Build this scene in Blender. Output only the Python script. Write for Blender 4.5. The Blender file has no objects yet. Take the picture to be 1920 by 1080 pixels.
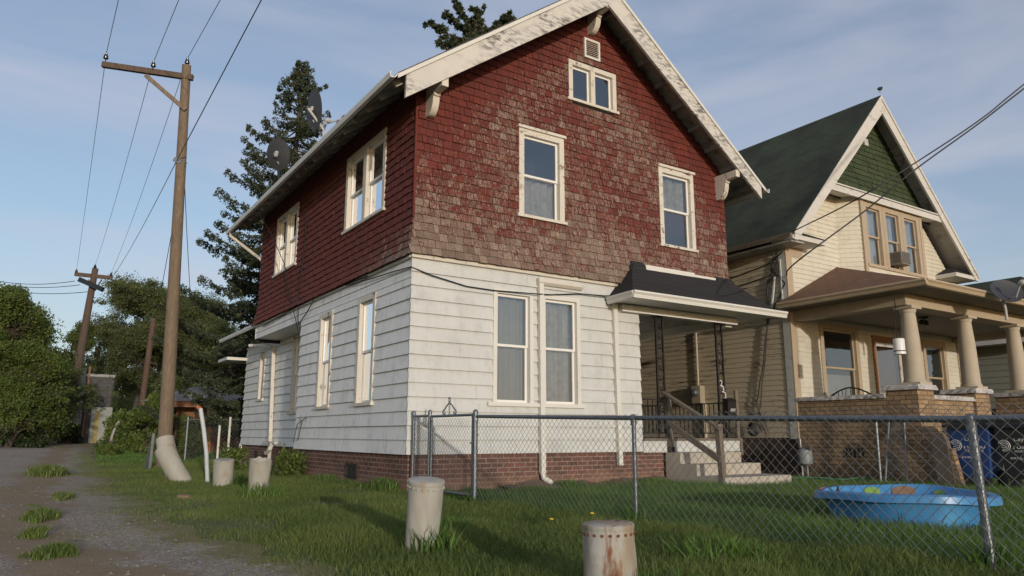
import bpy, math, random
import numpy as np
from mathutils import Vector, Matrix
R = math.radians
rnd = random.Random(7)
rng = np.random.default_rng(7)
S = bpy.context.scene
COL = S.collection

# ------------------------------------------------------------------ camera
FPX, YAW, PIT, ROL = 1379.86, 0.5805, 0.1969, 0.0024
CAM = Vector((-4.5905, -9.6819, 0.6988))
_f = Vector((math.sin(YAW)*math.cos(PIT), math.cos(YAW)*math.cos(PIT), math.sin(PIT)))
_r = Vector((math.cos(YAW), -math.sin(YAW), 0)); _u = _r.cross(_f)
CR = _r*math.cos(ROL) + _u*math.sin(ROL); CU = -_r*math.sin(ROL) + _u*math.cos(ROL)
cd = bpy.data.cameras.new('camera'); cam = bpy.data.objects.new('camera', cd); COL.objects.link(cam)
cd.sensor_width = 36; cd.lens = FPX/1920*36; cd.clip_start = .05; cd.clip_end = 3000
M = Matrix((CR, CU, -_f)).transposed().to_4x4(); M.translation = CAM
cam.matrix_world = M
S.camera = cam

def at(px, py, depth):
    """the place seen at that pixel of the photograph, that many metres in front of the camera"""
    return CAM + (_f + CR*((px-960)/FPX) - CU*((py-540)/FPX))*depth

# ------------------------------------------------------------------ light
SUN_EL, SUN_AZ = 6.0, 11.0          # azimuth: from -Y turned towards -X
sd = Vector((-math.sin(R(SUN_AZ))*math.cos(R(SUN_EL)), -math.cos(R(SUN_AZ))*math.cos(R(SUN_EL)), math.sin(R(SUN_EL))))
w = bpy.data.worlds.new('World'); S.world = w; w.use_nodes = True
nt = w.node_tree; bg = nt.nodes['Background']
sky = nt.nodes.new('ShaderNodeTexSky'); sky.sky_type = 'NISHITA'; sky.sun_disc = False
sky.sun_elevation = R(SUN_EL); sky.sun_rotation = math.atan2(sd.x, sd.y)
sky.air_density = 1.0; sky.dust_density = 1.2; sky.ozone_density = 2.2; sky.altitude = 180
tc = nt.nodes.new('ShaderNodeTexCoord'); mp = nt.nodes.new('ShaderNodeMapping')
mp.inputs['Scale'].default_value = (1.2, 1.2, 5.5); mp.inputs['Rotation'].default_value = (R(8), R(-14), R(20))
nz = nt.nodes.new('ShaderNodeTexNoise'); nz.inputs['Scale'].default_value = 1.5; nz.inputs['Detail'].default_value = 7; nz.inputs['Distortion'].default_value = .5
rp = nt.nodes.new('ShaderNodeValToRGB'); rp.color_ramp.elements[0].position = .42; rp.color_ramp.elements[1].position = .8
rp.color_ramp.elements[0].color = (.29, .29, .29, 1); rp.color_ramp.elements[1].color = (.92, .92, .92, 1)
mx = nt.nodes.new('ShaderNodeMix'); mx.data_type = 'RGBA'
nt.links.new(tc.outputs['Generated'], mp.inputs['Vector']); nt.links.new(mp.outputs['Vector'], nz.inputs['Vector'])
nt.links.new(nz.outputs['Fac'], rp.inputs['Fac']); nt.links.new(rp.outputs['Color'], mx.inputs['Factor'])
nt.links.new(sky.outputs['Color'], mx.inputs['A']); mx.inputs['B'].default_value = (2.65, 2.6, 3.0, 1)
nt.links.new(mx.outputs['Result'], bg.inputs['Color'])
bg.inputs['Strength'].default_value = .15
sl = bpy.data.lights.new('sun', 'SUN'); so = bpy.data.objects.new('sun', sl); COL.objects.link(so)
sl.energy = 1.6; sl.angle = R(1.); sl.color = (1.0, .90, .78)
so.rotation_euler = sd.to_track_quat('Z', 'Y').to_euler()
S.view_settings.view_transform = 'Standard'; S.view_settings.look = 'None'; S.view_settings.gamma = 1
S.view_settings.exposure = 0.58
S.cycles.max_bounces = 6; S.cycles.transparent_max_bounces = 12; S.cycles.use_denoising = True
S.cycles.diffuse_bounces = 3

# ------------------------------------------------------------------ materials
def mat(name):
    m = bpy.data.materials.new(name); m.use_nodes = True
    t = m.node_tree; b = t.nodes['Principled BSDF']
    return m, t, b
def N(t, kind, **kw):
    n = t.nodes.new('ShaderNode'+kind)
    for k, v in kw.items():
        if k in n.inputs.keys(): n.inputs[k].default_value = v
        else: setattr(n, k, v)
    return n
def pos(t, scale=(1, 1, 1)):
    g = N(t, 'NewGeometry'); mpn = N(t, 'Mapping'); mpn.inputs['Scale'].default_value = scale
    t.links.new(g.outputs['Position'], mpn.inputs['Vector']); return mpn.outputs['Vector']
def noise(t, vec, scale, detail=4, rough=.55, dist=0):
    n = N(t, 'TexNoise'); n.inputs['Scale'].default_value = scale; n.inputs['Detail'].default_value = detail
    n.inputs['Roughness'].default_value = rough; n.inputs['Distortion'].default_value = dist
    t.links.new(vec, n.inputs['Vector']); return n.outputs['Fac']
def ramp(t, fac, a, b, ca=(0, 0, 0, 1), cb=(1, 1, 1, 1)):
    r = N(t, 'ValToRGB'); e = r.color_ramp.elements; e[0].position = a; e[1].position = b; e[0].color = ca; e[1].color = cb
    t.links.new(fac, r.inputs['Fac']); return r.outputs['Color']
def mixc(t, fac, a, b, mode='MIX'):
    m = N(t, 'Mix', data_type='RGBA', blend_type=mode)
    for s, v in (('Factor', fac), ('A', a), ('B', b)):
        if hasattr(v, 'is_linked') or hasattr(v, 'links'): t.links.new(v, m.inputs[s])
        else:
            m.inputs[s].default_value = v if s == 'Factor' else (*v, 1) if len(v) == 3 else v
    return m.outputs['Result']
def math_(t, op, a, b=0.0, clamp=False):
    m = N(t, 'Math', operation=op, use_clamp=clamp)
    for i, v in enumerate((a, b)):
        if hasattr(v, 'links'): t.links.new(v, m.inputs[i])
        else: m.inputs[i].default_value = v
    return m.outputs[0]
def bump(t, b, h, strength=.4, dist=.01):
    n = N(t, 'Bump'); n.inputs['Strength'].default_value = strength; n.inputs['Distance'].default_value = dist
    t.links.new(h, n.inputs['Height']); t.links.new(n.outputs['Normal'], b.inputs['Normal'])
def col(t, b, c): t.links.new(c, b.inputs['Base Color'])

def m_simple(name, c, rough=.6, metal=0, var=.15, scale=6, bmp=.1, bscale=60):
    m, t, b = mat(name); p = pos(t)
    n = noise(t, p, scale, 5)
    col(t, b, mixc(t, n, tuple(x*(1-var) for x in c), tuple(min(1, x*(1+var)) for x in c)))
    b.inputs['Roughness'].default_value = rough; b.inputs['Metallic'].default_value = metal
    if bmp: bump(t, b, noise(t, p, bscale, 3), bmp, .004)
    return m

def m_siding(name, base, grime_shade, amount, streak, laps=None, rough=.5):
    """painted lap boards: blotchy chalky paint, dirt that gathers in streaks, and shade painted under laps"""
    m, t, b = mat(name); p = pos(t)
    blot = ramp(t, noise(t, p, 1.3, 6, .6), .35, .75)
    st = ramp(t, noise(t, pos(t, (9, 9, .9)), 1.6, 6, .65), .48, .78)
    c = mixc(t, blot, base, tuple(x*.9 for x in base))
    f = math_(t, 'MULTIPLY', math_(t, 'ADD', math_(t, 'MULTIPLY', st, streak), math_(t, 'MULTIPLY', ramp(t, noise(t, p, 3.2, 8, .7), .5, .72), .6)), amount, True)
    c = mixc(t, f, c, grime_shade)
    if laps:   # dirt and painted shade: each board darkens just under the lap above
        z = N(t, 'SeparateXYZ'); g = N(t, 'NewGeometry'); t.links.new(g.outputs['Position'], z.inputs[0])
        zz = math_(t, 'FRACT', math_(t, 'DIVIDE', math_(t, 'SUBTRACT', z.outputs['Z'], laps[0]), laps[1]))
        fr = ramp(t, zz, 0.82, 1.0)
        fr = math_(t, 'MULTIPLY', fr, math_(t, 'MULTIPLY', noise(t, p, 2.1, 4), .55), True)
        c = mixc(t, fr, c, grime_shade)
    col(t, b, c); b.inputs['Roughness'].default_value = rough
    bump(t, b, noise(t, pos(t, (1, 1, 1)), 5, 3), .25, .01)
    return m

def m_peel(name, paint, wood, thr=.55, soft=.08, stretch=(1, 1, 1), sc=7, rough=.65):
    m, t, b = mat(name); p = pos(t, stretch)
    n = noise(t, p, sc, 9, .68, .3)
    f = ramp(t, n, thr, thr+soft)
    big = noise(t, pos(t), 1.4, 3)
    f2 = math_(t, 'MULTIPLY', f, ramp(t, big, .38, .58), True)
    c = mixc(t, noise(t, pos(t), 3, 4), paint, tuple(x*.82 for x in paint))
    c = mixc(t, f2, c, mixc(t, noise(t, pos(t, (3, 3, 30)), 6, 4), wood, tuple(x*.5 for x in wood)))
    col(t, b, c); b.inputs['Roughness'].default_value = rough
    bump(t, b, f2, -.3, .004)
    return m

def m_shingle(name, red, red2, bare, bare2):
    m, t, b = mat(name)
    a = N(t, 'Attribute', attribute_name='tone'); s = N(t, 'SeparateColor'); t.links.new(a.outputs['Color'], s.inputs[0])
    st = noise(t, pos(t, (26, 26, 5)), 2.2, 7, .7, .2)
    # paint left where the streak noise is above what has weathered
    f = math_(t, 'ADD', math_(t, 'ADD', math_(t, 'MULTIPLY', math_(t, 'SUBTRACT', st, .5), 1.9), .5), math_(t, 'MULTIPLY', math_(t, 'SUBTRACT', s.outputs['Red'], .5), 1.0))
    f = ramp(t, f, .50, .58)
    pr = mixc(t, s.outputs['Green'], red, red2)
    pr = mixc(t, ramp(t, noise(t, pos(t), 3, 5), .4, .7), pr, tuple(x*.7 for x in red))
    wd = mixc(t, s.outputs['Blue'], bare, bare2)
    wd = mixc(t, ramp(t, noise(t, pos(t, (60, 60, 4)), 2, 5, .75), .38, .62), wd, tuple(bare2[i]*q for i, q in enumerate((.50, .42, .40))))
    col(t, b, mixc(t, f, pr, wd)); b.inputs['Roughness'].default_value = .9
    bump(t, b, noise(t, pos(t, (60, 60, 5)), 2, 5), .5, .006)
    return m

def m_brick(name, c1, c2, mortar, bw=.21, bh=.073, stain=(.09, .06, .045), stain_amt=.4, splash=None):
    m, t, b = mat(name)
    g = N(t, 'NewGeometry'); sp = N(t, 'SeparateXYZ'); t.links.new(g.outputs['Position'], sp.inputs[0])
    cb = N(t, 'CombineXYZ'); t.links.new(math_(t, 'ADD', sp.outputs['X'], sp.outputs['Y']), cb.inputs[0]); t.links.new(sp.outputs['Z'], cb.inputs[1])
    br = N(t, 'TexBrick'); t.links.new(cb.outputs[0], br.inputs['Vector'])
    for k, v in (('Scale', 1), ('Mortar Size', .0075), ('Mortar Smooth', .15), ('Bias', 0), ('Brick Width', bw), ('Row Height', bh)): br.inputs[k].default_value = v
    br.inputs['Color1'].default_value = (*c1, 1); br.inputs['Color2'].default_value = (*c2, 1); br.inputs['Mortar'].default_value = (*mortar, 1)
    p = pos(t)
    c = mixc(t, ramp(t, noise(t, p, 2.2, 6, .65), .42, .72), br.outputs['Color'], stain)
    c = mixc(t, 1-stain_amt*.55, c, br.outputs['Color'])
    c = mixc(t, ramp(t, noise(t, p, 14, 5), .3, .7), c, mixc(t, .35, c, (.02, .015, .01)))
    if splash:   # earth splashed up the lowest courses
        zz = math_(t, 'ADD', sp.outputs['Z'], math_(t, 'MULTIPLY', noise(t, p, 3, 4), .25))
        f = ramp(t, zz, splash[0], splash[1], (1, 1, 1, 1), (0, 0, 0, 1))
        c = mixc(t, math_(t, 'MULTIPLY', f, .8), c, splash[2])
    col(t, b, c); b.inputs['Roughness'].default_value = .9
    bump(t, b, br.outputs['Fac'], -.6, .006)
    return m

def m_roof(name, c, c2, moss=None, rowh=.14):
    m, t, b = mat(name)
    g = N(t, 'NewGeometry'); sp = N(t, 'SeparateXYZ'); t.links.new(g.outputs['Position'], sp.inputs[0])
    cb = N(t, 'CombineXYZ'); t.links.new(math_(t, 'ADD', sp.outputs['Y'], math_(t, 'MULTIPLY', sp.outputs['X'], .15)), cb.inputs[0]); t.links.new(sp.outputs['Z'], cb.inputs[1])
    br = N(t, 'TexBrick'); t.links.new(cb.outputs[0], br.inputs['Vector'])
    for k, v in (('Scale', 1), ('Mortar Size', .012), ('Mortar Smooth', .3), ('Brick Width', .3), ('Row Height', rowh*.6)): br.inputs[k].default_value = v
    br.inputs['Color1'].default_value = (*c, 1); br.inputs['Color2'].default_value = (*c2, 1); br.inputs['Mortar'].default_value = (*[x*.4 for x in c], 1)
    cc = mixc(t, noise(t, pos(t), 90, 2), br.outputs['Color'], mixc(t, .5, br.outputs['Color'], tuple(x*1.7 for x in c2)))
    if moss: cc = mixc(t, ramp(t, noise(t, pos(t), 1.1, 6), .4, .7), cc, moss)
    col(t, b, cc); b.inputs['Roughness'].default_value = .95
    bump(t, b, br.outputs['Fac'], -.5, .01)
    return m

def m_glass(name, tint=(.75, .8, .8), k=.16):
    m, t, b = mat(name); t.nodes.remove(b); out = t.nodes['Material Output']
    tr = N(t, 'BsdfTransparent'); tr.inputs['Color'].default_value = (*tint, 1)
    gl = N(t, 'BsdfGlossy'); gl.inputs['Roughness'].default_value = .01; gl.inputs['Color'].default_value = (.95, .97, 1, 1)
    fr = N(t, 'Fresnel'); fr.inputs['IOR'].default_value = 1.5
    f = math_(t, 'ADD', math_(t, 'MULTIPLY', fr.outputs[0], 1.3), k, True)
    nb = N(t, 'Bump'); nb.inputs['Strength'].default_value = .06; nb.inputs['Distance'].default_value = .02
    t.links.new(noise(t, pos(t), 2.5, 2), nb.inputs['Height']); t.links.new(nb.outputs[0], gl.inputs['Normal'])
    ms = N(t, 'MixShader'); t.links.new(f, ms.inputs[0]); t.links.new(tr.outputs[0], ms.inputs[1]); t.links.new(gl.outputs[0], ms.inputs[2])
    t.links.new(ms.outputs[0], out.inputs[0]); return m

def m_metal(name, c, rough=.4, spot=.3, metal=.85):
    m, t, b = mat(name); p = pos(t)
    c0 = mixc(t, ramp(t, noise(t, p, 30, 4, .6), .35, .7), c, tuple(x*(1-spot) for x in c))
    col(t, b, c0); b.inputs['Metallic'].default_value = metal
    rr = math_(t, 'ADD', math_(t, 'MULTIPLY', noise(t, p, 12, 3), .3), rough-.1, True); t.links.new(rr, b.inputs['Roughness'])
    return m

def m_can(name, thr=.6, seedoff=(0, 0, 0), paint=(.50, .49, .44), streak=1):
    m, t, b = mat(name)
    tcn = N(t, 'TexCoord'); mpn = N(t, 'Mapping'); mpn.inputs['Location'].default_value = seedoff; mpn.inputs['Scale'].default_value = (1, 1, .35 if streak else 1)
    t.links.new(tcn.outputs['Object'], mpn.inputs[0]); v = mpn.outputs[0]
    f = ramp(t, noise(t, v, 6.5, 9, .65, .4), thr, thr+.07)
    dirt = ramp(t, noise(t, v, 4, 7, .65), .32, .66)
    c = mixc(t, dirt, paint, (.30, .28, .23))
    rust = mixc(t, noise(t, v, 22, 4), (.23, .075, .022), (.09, .035, .02))
    c = mixc(t, ramp(t, noise(t, v, 7, 8, .6), thr-.10, thr+.05), c, (.29, .23, .16))
    c = mixc(t, f, c, rust)
    col(t, b, c); b.inputs['Roughness'].default_value = .7
    bump(t, b, noise(t, v, 5, 6), .5, .02)
    return m

def m_wood(name, c, c2, stretch=(14, 14, 1), sc=3, rough=.85):
    m, t, b = mat(name); tcn = N(t, 'TexCoord'); mpn = N(t, 'Mapping'); mpn.inputs['Scale'].default_value = stretch
    t.links.new(tcn.outputs['Object'], mpn.inputs[0])
    n = noise(t, mpn.outputs[0], sc, 7, .65, .2)
    col(t, b, mixc(t, ramp(t, n, .3, .72), c, c2)); b.inputs['Roughness'].default_value = rough
    bump(t, b, n, .5, .01); return m

def m_leaf(name, ca, cb, dead=None, trans=.35, rough=.6):
    m, t, b = mat(name); out = t.nodes['Material Output']
    a = N(t, 'Attribute', attribute_name='tone'); s = N(t, 'SeparateColor'); t.links.new(a.outputs['Color'], s.inputs[0])
    c = mixc(t, s.outputs['Red'], ca, cb)
    if dead: c = mixc(t, s.outputs['Green'], c, dead)
    col(t, b, c); b.inputs['Roughness'].default_value = rough
    tl = N(t, 'BsdfTranslucent'); t.links.new(c, tl.inputs['Color'])
    ms = N(t, 'MixShader'); ms.inputs[0].default_value = trans
    t.links.new(b.outputs[0], ms.inputs[1]); t.links.new(tl.outputs[0], ms.inputs[2]); t.links.new(ms.outputs[0], out.inputs[0])
    return m

WB = .42; EXPO = .2036
MT = {}
MT['siding'] = m_siding('white_siding', (.56, .57, .55), (.27, .28, .27), .65, .3, (WB, EXPO))
MT['siding_side'] = m_siding('mildewed_white_siding', (.74, .74, .71), (.26, .28, .26), .7, .35, (WB, EXPO))
MT['shingle'] = m_shingle('red_weathered_shingles', (.145, .027, .017), (.088, .019, .014), (.38, .30, .235), (.20, .145, .11))
MT['trim'] = m_peel('peeling_cream_paint', (.64, .60, .52), (.27, .22, .16), .56, .06)
MT['barge'] = m_peel('weathered_white_board', (.60, .58, .53), (.19, .18, .17), .46, .12, (1.6, 1.6, 5), 4)
MT['white'] = m_simple('white_gutter_paint', (.62, .61, .56), .45, 0, .08, 4, .04)
MT['band'] = m_simple('white_band_metal', (.62, .62, .59), .45, 0, .12, 5, .05)
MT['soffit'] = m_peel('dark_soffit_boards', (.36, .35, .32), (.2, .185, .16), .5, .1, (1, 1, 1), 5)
MT['vinyl'] = m_simple('white_vinyl_sash', (.72, .71, .68), .4, 0, .05)
MT['glass'] = m_glass('window_glass')
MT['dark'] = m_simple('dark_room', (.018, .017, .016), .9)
MT['curtain'] = m_simple('grey_curtain', (.26, .245, .22), .9, 0, .3, 3)
MT['lace'] = m_simple('patterned_curtain', (.33, .30, .26), .9, 0, .6, 9)
MT['brick'] = m_brick('red_foundation_brick', (.20, .078, .052), (.11, .048, .036), (.30, .23, .18), .205, .07, (.07, .045, .035), .75, (-.06, .26, (.27, .165, .105)))
MT['chim'] = m_brick('chimney_brick', (.22, .07, .045), (.14, .05, .035), (.2, .17, .14))
MT['roof_dark'] = m_roof('black_asphalt_shingles', (.012, .012, .013), (.019, .019, .020))
MT['roof_main'] = m_roof('grey_asphalt_shingles', (.07, .068, .065), (.10, .095, .09))
MT['roof_green'] = m_roof('dark_green_asphalt_shingles', (.026, .036, .018), (.046, .058, .032), (.016, .020, .012))
MT['roof_brown'] = m_roof('brown_asphalt_shingles', (.145, .075, .045), (.20, .105, .06))
MT['iron'] = m_simple('black_wrought_iron', (.022, .018, .017), .5, .3, .3)
MT['conc'] = m_simple('worn_concrete', (.40, .36, .30), .9, 0, .25, 5, .3, 50)
MT['oldwood'] = m_wood('grey_weathered_timber', (.20, .165, .125), (.10, .08, .06))
MT['galv'] = m_metal('galvanised_steel', (.24, .26, .275), .45, .3)
MT['cable'] = m_simple('black_cable', (.012, .012, .013), .6)
MT['dish'] = m_simple('grey_dish_paint', (.035, .037, .042), .5, 0, .15)
MT['dishw'] = m_simple('pale_bracket_paint', (.42, .42, .40), .5)

# ------------------------------------------------------------------ geometry helpers
class MB:
    def __init__(s): s.v = []; s.f = []; s.m = []; s.c = []; s.cur = 0; s.tone = None
    def add(s, vs, fs):
        o = len(s.v); s.v += [tuple(v) for v in vs]
        for f in fs: s.f.append(tuple(i+o for i in f)); s.m.append(s.cur)
        if s.tone is not None: s.c += [s.tone]*len(vs)
        return s
    def quad(s, a, b, c, d): return s.add([a, b, c, d], [(0, 1, 2, 3)])
    def poly(s, pts): return s.add(pts, [tuple(range(len(pts)))])
    def box(s, a, b):
        (x0, y0, z0), (x1, y1, z1) = a, b
        return s.hexa([(x0, y0, z0), (x1, y0, z0), (x1, y1, z0), (x0, y1, z0), (x0, y0, z1), (x1, y0, z1), (x1, y1, z1), (x0, y1, z1)])
    def hexa(s, p): return s.add(p, [(0, 3, 2, 1), (4, 5, 6, 7), (0, 1, 5, 4), (1, 2, 6, 5), (2, 3, 7, 6), (3, 0, 4, 7)])
    def prism(s, pts, d):
        """extrude a polygon along d"""
        n = len(pts); d = Vector(d); p = [Vector(q) for q in pts]; q = [a+d for a in p]
        return s.add(p+q, [tuple(range(n))[::-1], tuple(range(n, 2*n))]+[(i, (i+1) % n, n+(i+1) % n, n+i) for i in range(n)])
    def bar(s, a, b, w, h=None, up=(0, 0, 1)):
        a = Vector(a); b = Vector(b); h = h or w; d = (b-a).normalized(); up = Vector(up)
        if abs(d.dot(up)) > .98: up = Vector((0, 1, 0)) if abs(d.y) < .9 else Vector((1, 0, 0))
        x = d.cross(up).normalized()*w/2; y = x.cross(d).normalized()*h/2
        return s.hexa([a-x-y, a+x-y, a+x+y, a-x+y, b-x-y, b+x-y, b+x+y, b-x+y])
    def tube(s, pts, r, n=8, cap=True, closed=False):
        pts = [Vector(p) for p in pts]; k = len(pts); rs = r if isinstance(r, (list, tuple)) else [r]*k
        vs = []; ref = None
        for i, p in enumerate(pts):
            if closed: d = pts[(i+1) % k]-pts[i-1]
            else: d = pts[min(i+1, k-1)]-pts[max(i-1, 0)]
            d = d.normalized() if d.length > 1e-9 else Vector((0, 0, 1))
            if ref is None: ref = Vector((0, 0, 1)) if abs(d.z) < .9 else Vector((1, 0, 0))
            x = d.cross(ref).normalized(); y = x.cross(d).normalized(); ref = y
            vs += [p+(x*math.cos(2*math.pi*j/n)+y*math.sin(2*math.pi*j/n))*rs[i] for j in range(n)]
        fs = []
        for i in range(k if closed else k-1):
            i2 = (i+1) % k
            fs += [(i*n+j, i*n+(j+1) % n, i2*n+(j+1) % n, i2*n+j) for j in range(n)]
        if cap and not closed: fs += [tuple(range(n))[::-1], tuple(range((k-1)*n, k*n))]
        return s.add(vs, fs)
    def lathe(s, c, prof, n=20, ax=None, cap=True):
        """prof: (radius, height) pairs about the vertical through c (or a tilted axis ax)"""
        c = Vector(c); z = Vector(ax).normalized() if ax else Vector((0, 0, 1))
        x = z.cross(Vector((0, 1, 0))).normalized() if abs(z.y) < .9 else Vector((1, 0, 0)); y = z.cross(x)
        vs = [c+z*h+(x*math.cos(2*math.pi*j/n)+y*math.sin(2*math.pi*j/n))*r for r, h in prof for j in range(n)]
        fs = [(i*n+j, i*n+(j+1) % n, (i+1)*n+(j+1) % n, (i+1)*n+j) for i in range(len(prof)-1) for j in range(n)]
        if cap: fs += [tuple(range(n))[::-1], tuple(range((len(prof)-1)*n, len(prof)*n))]
        return s.add(vs, fs)
    def build(s, name, m, parent=None, smooth=False, fix=True, local=False):
        me = bpy.data.meshes.new(name); me.from_pydata(s.v, [], s.f)
        for q in (m if isinstance(m, (list, tuple)) else [m]): me.materials.append(MT[q] if isinstance(q, str) else q)
        if isinstance(m, (list, tuple)): me.polygons.foreach_set('material_index', s.m)
        if s.c:
            ca = me.attributes.new('tone', 'FLOAT_COLOR', 'POINT'); ca.data.foreach_set('color', np.array([(*c, 1) for c in s.c], 'f').ravel())
        if fix:
            import bmesh
            bm = bmesh.new(); bm.from_mesh(me); bmesh.ops.recalc_face_normals(bm, faces=bm.faces); bm.to_mesh(me); bm.free()
        if smooth:
            me.polygons.foreach_set('use_smooth', [True]*len(me.polygons)); me.set_sharp_from_angle(angle=R(40))
        o = bpy.data.objects.new(name, me); COL.objects.link(o)
        if parent:
            o.parent = parent
            if not local: o.matrix_parent_inverse = Matrix.Translation(-wloc(parent))
        return o
def wloc(o):
    # every empty is unrotated while its parts are built
    if o.parent is None: return Vector(o.location)
    return Vector((0, 0, 0)) if o.type == 'MESH' else Vector(o.location)
_MBbuild = MB.build
def _b(s, name, m, parent=None, **k):
    o = _MBbuild(s, name, m, parent, **k)
    return o
MB.build = _b
def fix_parent(o, parent):
    o.parent = parent
def tag(o, label=None, cat=None, group=None, kind=None):
    for k, v in (('label', label), ('category', cat), ('group', group), ('kind', kind)):
        if v: o[k] = v
    return o
def thing(name, label, cat, loc=(0, 0, 0), group=None):
    o = bpy.data.objects.new(name, None); COL.objects.link(o); o.location = loc; o.empty_display_size = .2
    return tag(o, label, cat, group)
def np_mesh(name, verts, nface, m, tone=None, parent=None, smooth=False, k=4):
    """verts: (nface*k, 3) of separate faces"""
    me = bpy.data.meshes.new(name); me.vertices.add(len(verts)); me.vertices.foreach_set('co', verts.astype('f').ravel())
    me.loops.add(len(verts)); me.loops.foreach_set('vertex_index', np.arange(len(verts), dtype='i'))
    me.polygons.add(nface); me.polygons.foreach_set('loop_start', np.arange(0, len(verts), k, dtype='i'))
    me.update(calc_edges=True); me.validate()
    me.materials.append(MT[m] if isinstance(m, str) else m)
    if tone is not None:
        a = me.attributes.new('tone', 'FLOAT_COLOR', 'POINT'); t4 = np.ones((len(verts), 4), 'f'); t4[:, :3] = tone; a.data.foreach_set('color', t4.ravel())
    o = bpy.data.objects.new(name, me); COL.objects.link(o)
    if parent:
        o.parent = parent; o.matrix_parent_inverse = Matrix.Translation(-wloc(parent))
    return o

class Fr:
    """a wall's own frame: u along it, z up, d out of it"""
    def __init__(s, o, u, n): s.o = Vector(o); s.u = Vector(u); s.n = Vector(n)
    def __call__(s, u, z, d=0): return s.o+s.u*u+Vector((0, 0, z))+s.n*d
    def box(s, mb, u0, u1, z0, z1, d0, d1):
        return mb.hexa([s(u0, z0, d0), s(u1, z0, d0), s(u1, z0, d1), s(u0, z0, d1), s(u0, z1, d0), s(u1, z1, d0), s(u1, z1, d1), s(u0, z1, d1)])

def spans(a, b, z0, z1, ops):
    cuts = [(max(a, o[0]), min(b, o[1])) for o in ops if o[2] < z1-1e-6 and o[3] > z0+1e-6 and o[1] > a and o[0] < b]
    cuts.sort(); out = []; x = a
    for c in cuts:
        if c[0] > x: out.append((x, c[0]))
        x = max(x, c[1])
    if x < b: out.append((x, b))
    return out
def lap_wall(mb, fr, ur, z0, z1, expo, ops=(), lip=.02, off=0., wob=0., joint=0):
    k = 0; z = z0; ops0 = ops
    while z < z1-1e-4:
        zt = min(z+expo, z1); ops = list(ops0)
        if joint:
            u_ = rnd.uniform(.5, 3.2)
            while u_ < ur(z)[1]: ops.append((u_, u_+joint, z, zt)); u_ += rnd.uniform(2.4, 3.6)
        lv = sorted({z, zt, *[q for o in ops for q in (o[2], o[3]) if z < q < zt]})
        wz = rnd.uniform(-wob, wob)
        for i in range(len(lv)-1):
            a, b = lv[i], lv[i+1]
            da = off+lip*(1-(a-z)/expo)+wz; db = off+lip*(1-(b-z)/expo)*1.0+wz
            (ua0, ua1), (ub0, ub1) = ur(a), ur(b)
            if ua1 <= ua0: continue
            if ub1 < ub0: ub0 = ub1 = (ub0+ub1)/2
            for (s0, s1) in spans(ua0, ua1, a, b, ops):
                t0 = ub0 if s0 == ua0 else s0; t1 = ub1 if s1 == ua1 else s1
                mb.quad(fr(s0, a, da), fr(s1, a, da), fr(t1, b, db), fr(t0, b, db))
                if i == 0: mb.quad(fr(s0, a, da), fr(s1, a, da), fr(s1, a, off-.004), fr(s0, a, off-.004))
        z = zt
    return mb
def flat_wall(mb, fr, ur, z0, z1, ops, d, step=.4):
    zs = sorted({z0, z1, *[q for o in ops for q in (o[2], o[3]) if z0 < q < z1], *np.arange(z0, z1, step)})
    for a, b in zip(zs[:-1], zs[1:]):
        (a0, a1), (b0, b1) = ur(a), ur(b)
        if a1 <= a0: continue
        if b1 < b0: b0 = b1 = (b0+b1)/2
        for s0, s1 in spans(a0, a1, a, b, ops):
            mb.quad(fr(s0, a, d), fr(s1, a, d), fr(b1 if s1 == a1 else s1, b, d), fr(b0 if s0 == a0 else s0, b, d))
    return mb
def shingle_wall(mb, fr, ur, z0, z1, expo, ops, tonef, flare, wid=(.07, .17)):
    z = z0; row = 0
    while z < z1-.01:
        zt = z+expo; (a0, a1), (b0, b1) = ur(z), ur(min(zt, z1))
        u = a0-rnd.uniform(0, .1)
        while u < a1:
            wd = rnd.uniform(*wid); u0, u1 = max(u, a0), min(u+wd, a1); u += wd
            if u1-u0 < .012: continue
            for s0, s1 in spans(u0, u1, z+.01, min(zt, z1)-.01, ops):
                if s1-s0 < .01: continue
                jb = rnd.uniform(-.008, .006); g = rnd.uniform(.001, .004); th = rnd.uniform(.018, .032)
                lo = z+jb; hi = min(zt+.02, z1+.02)
                dl = flare(lo)+th; dh = flare(hi)+.002
                t0 = s0+g; t1 = s1-g; tw = rnd.uniform(-.003, .005)
                c0 = max(t0, b0); c1 = min(t1, b1)
                if c1 <= c0: c0 = c1 = min(max((t0+t1)/2, b0), b1)
                mb.tone = tonef((s0+s1)/2, z)
                A, B, C_, D = fr(t0, lo, dl+tw), fr(t1, lo, dl-tw*.5), fr(c1, hi, dh), fr(c0, hi, dh)
                E_, F_ = fr(t0, lo, flare(lo)-.004), fr(t1, lo, flare(lo)-.004)
                mb.add([A, B, C_, D, E_, F_, fr(t0, hi, dh-.02), fr(t1, hi, dh-.02)], [(0, 1, 2, 3), (0, 4, 5, 1), (0, 3, 6, 4), (1, 5, 7, 2)])
        z = zt; row += 1
    mb.tone = None
    return mb

def curtain(fr, parent, u0, u1, z0, z1, d, m='curtain', part=1.0, amp=.026, gap=None):
    mb = MB(); n = max(6, int((u1-u0)/.025)); pts = []
    ph = rnd.uniform(0, 6)
    for i in range(n+1):
        u = u0+(u1-u0)*i/n
        if gap and gap[0] < u < gap[1]: pts.append(None); continue
        pts.append((u, d+amp*math.sin(u*44+ph+1.5*math.sin(u*9))+amp*.7*math.sin(u*21+ph*2)))
    for a, b in zip(pts[:-1], pts[1:]):
        if a is None or b is None: continue
        mb.quad(fr(a[0], z0, a[1]), fr(b[0], z0, b[1]), fr(b[0], z1, b[1]), fr(a[0], z1, a[1]))
    return mb.build('curtain', m, parent, fix=False, smooth=True)

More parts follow.
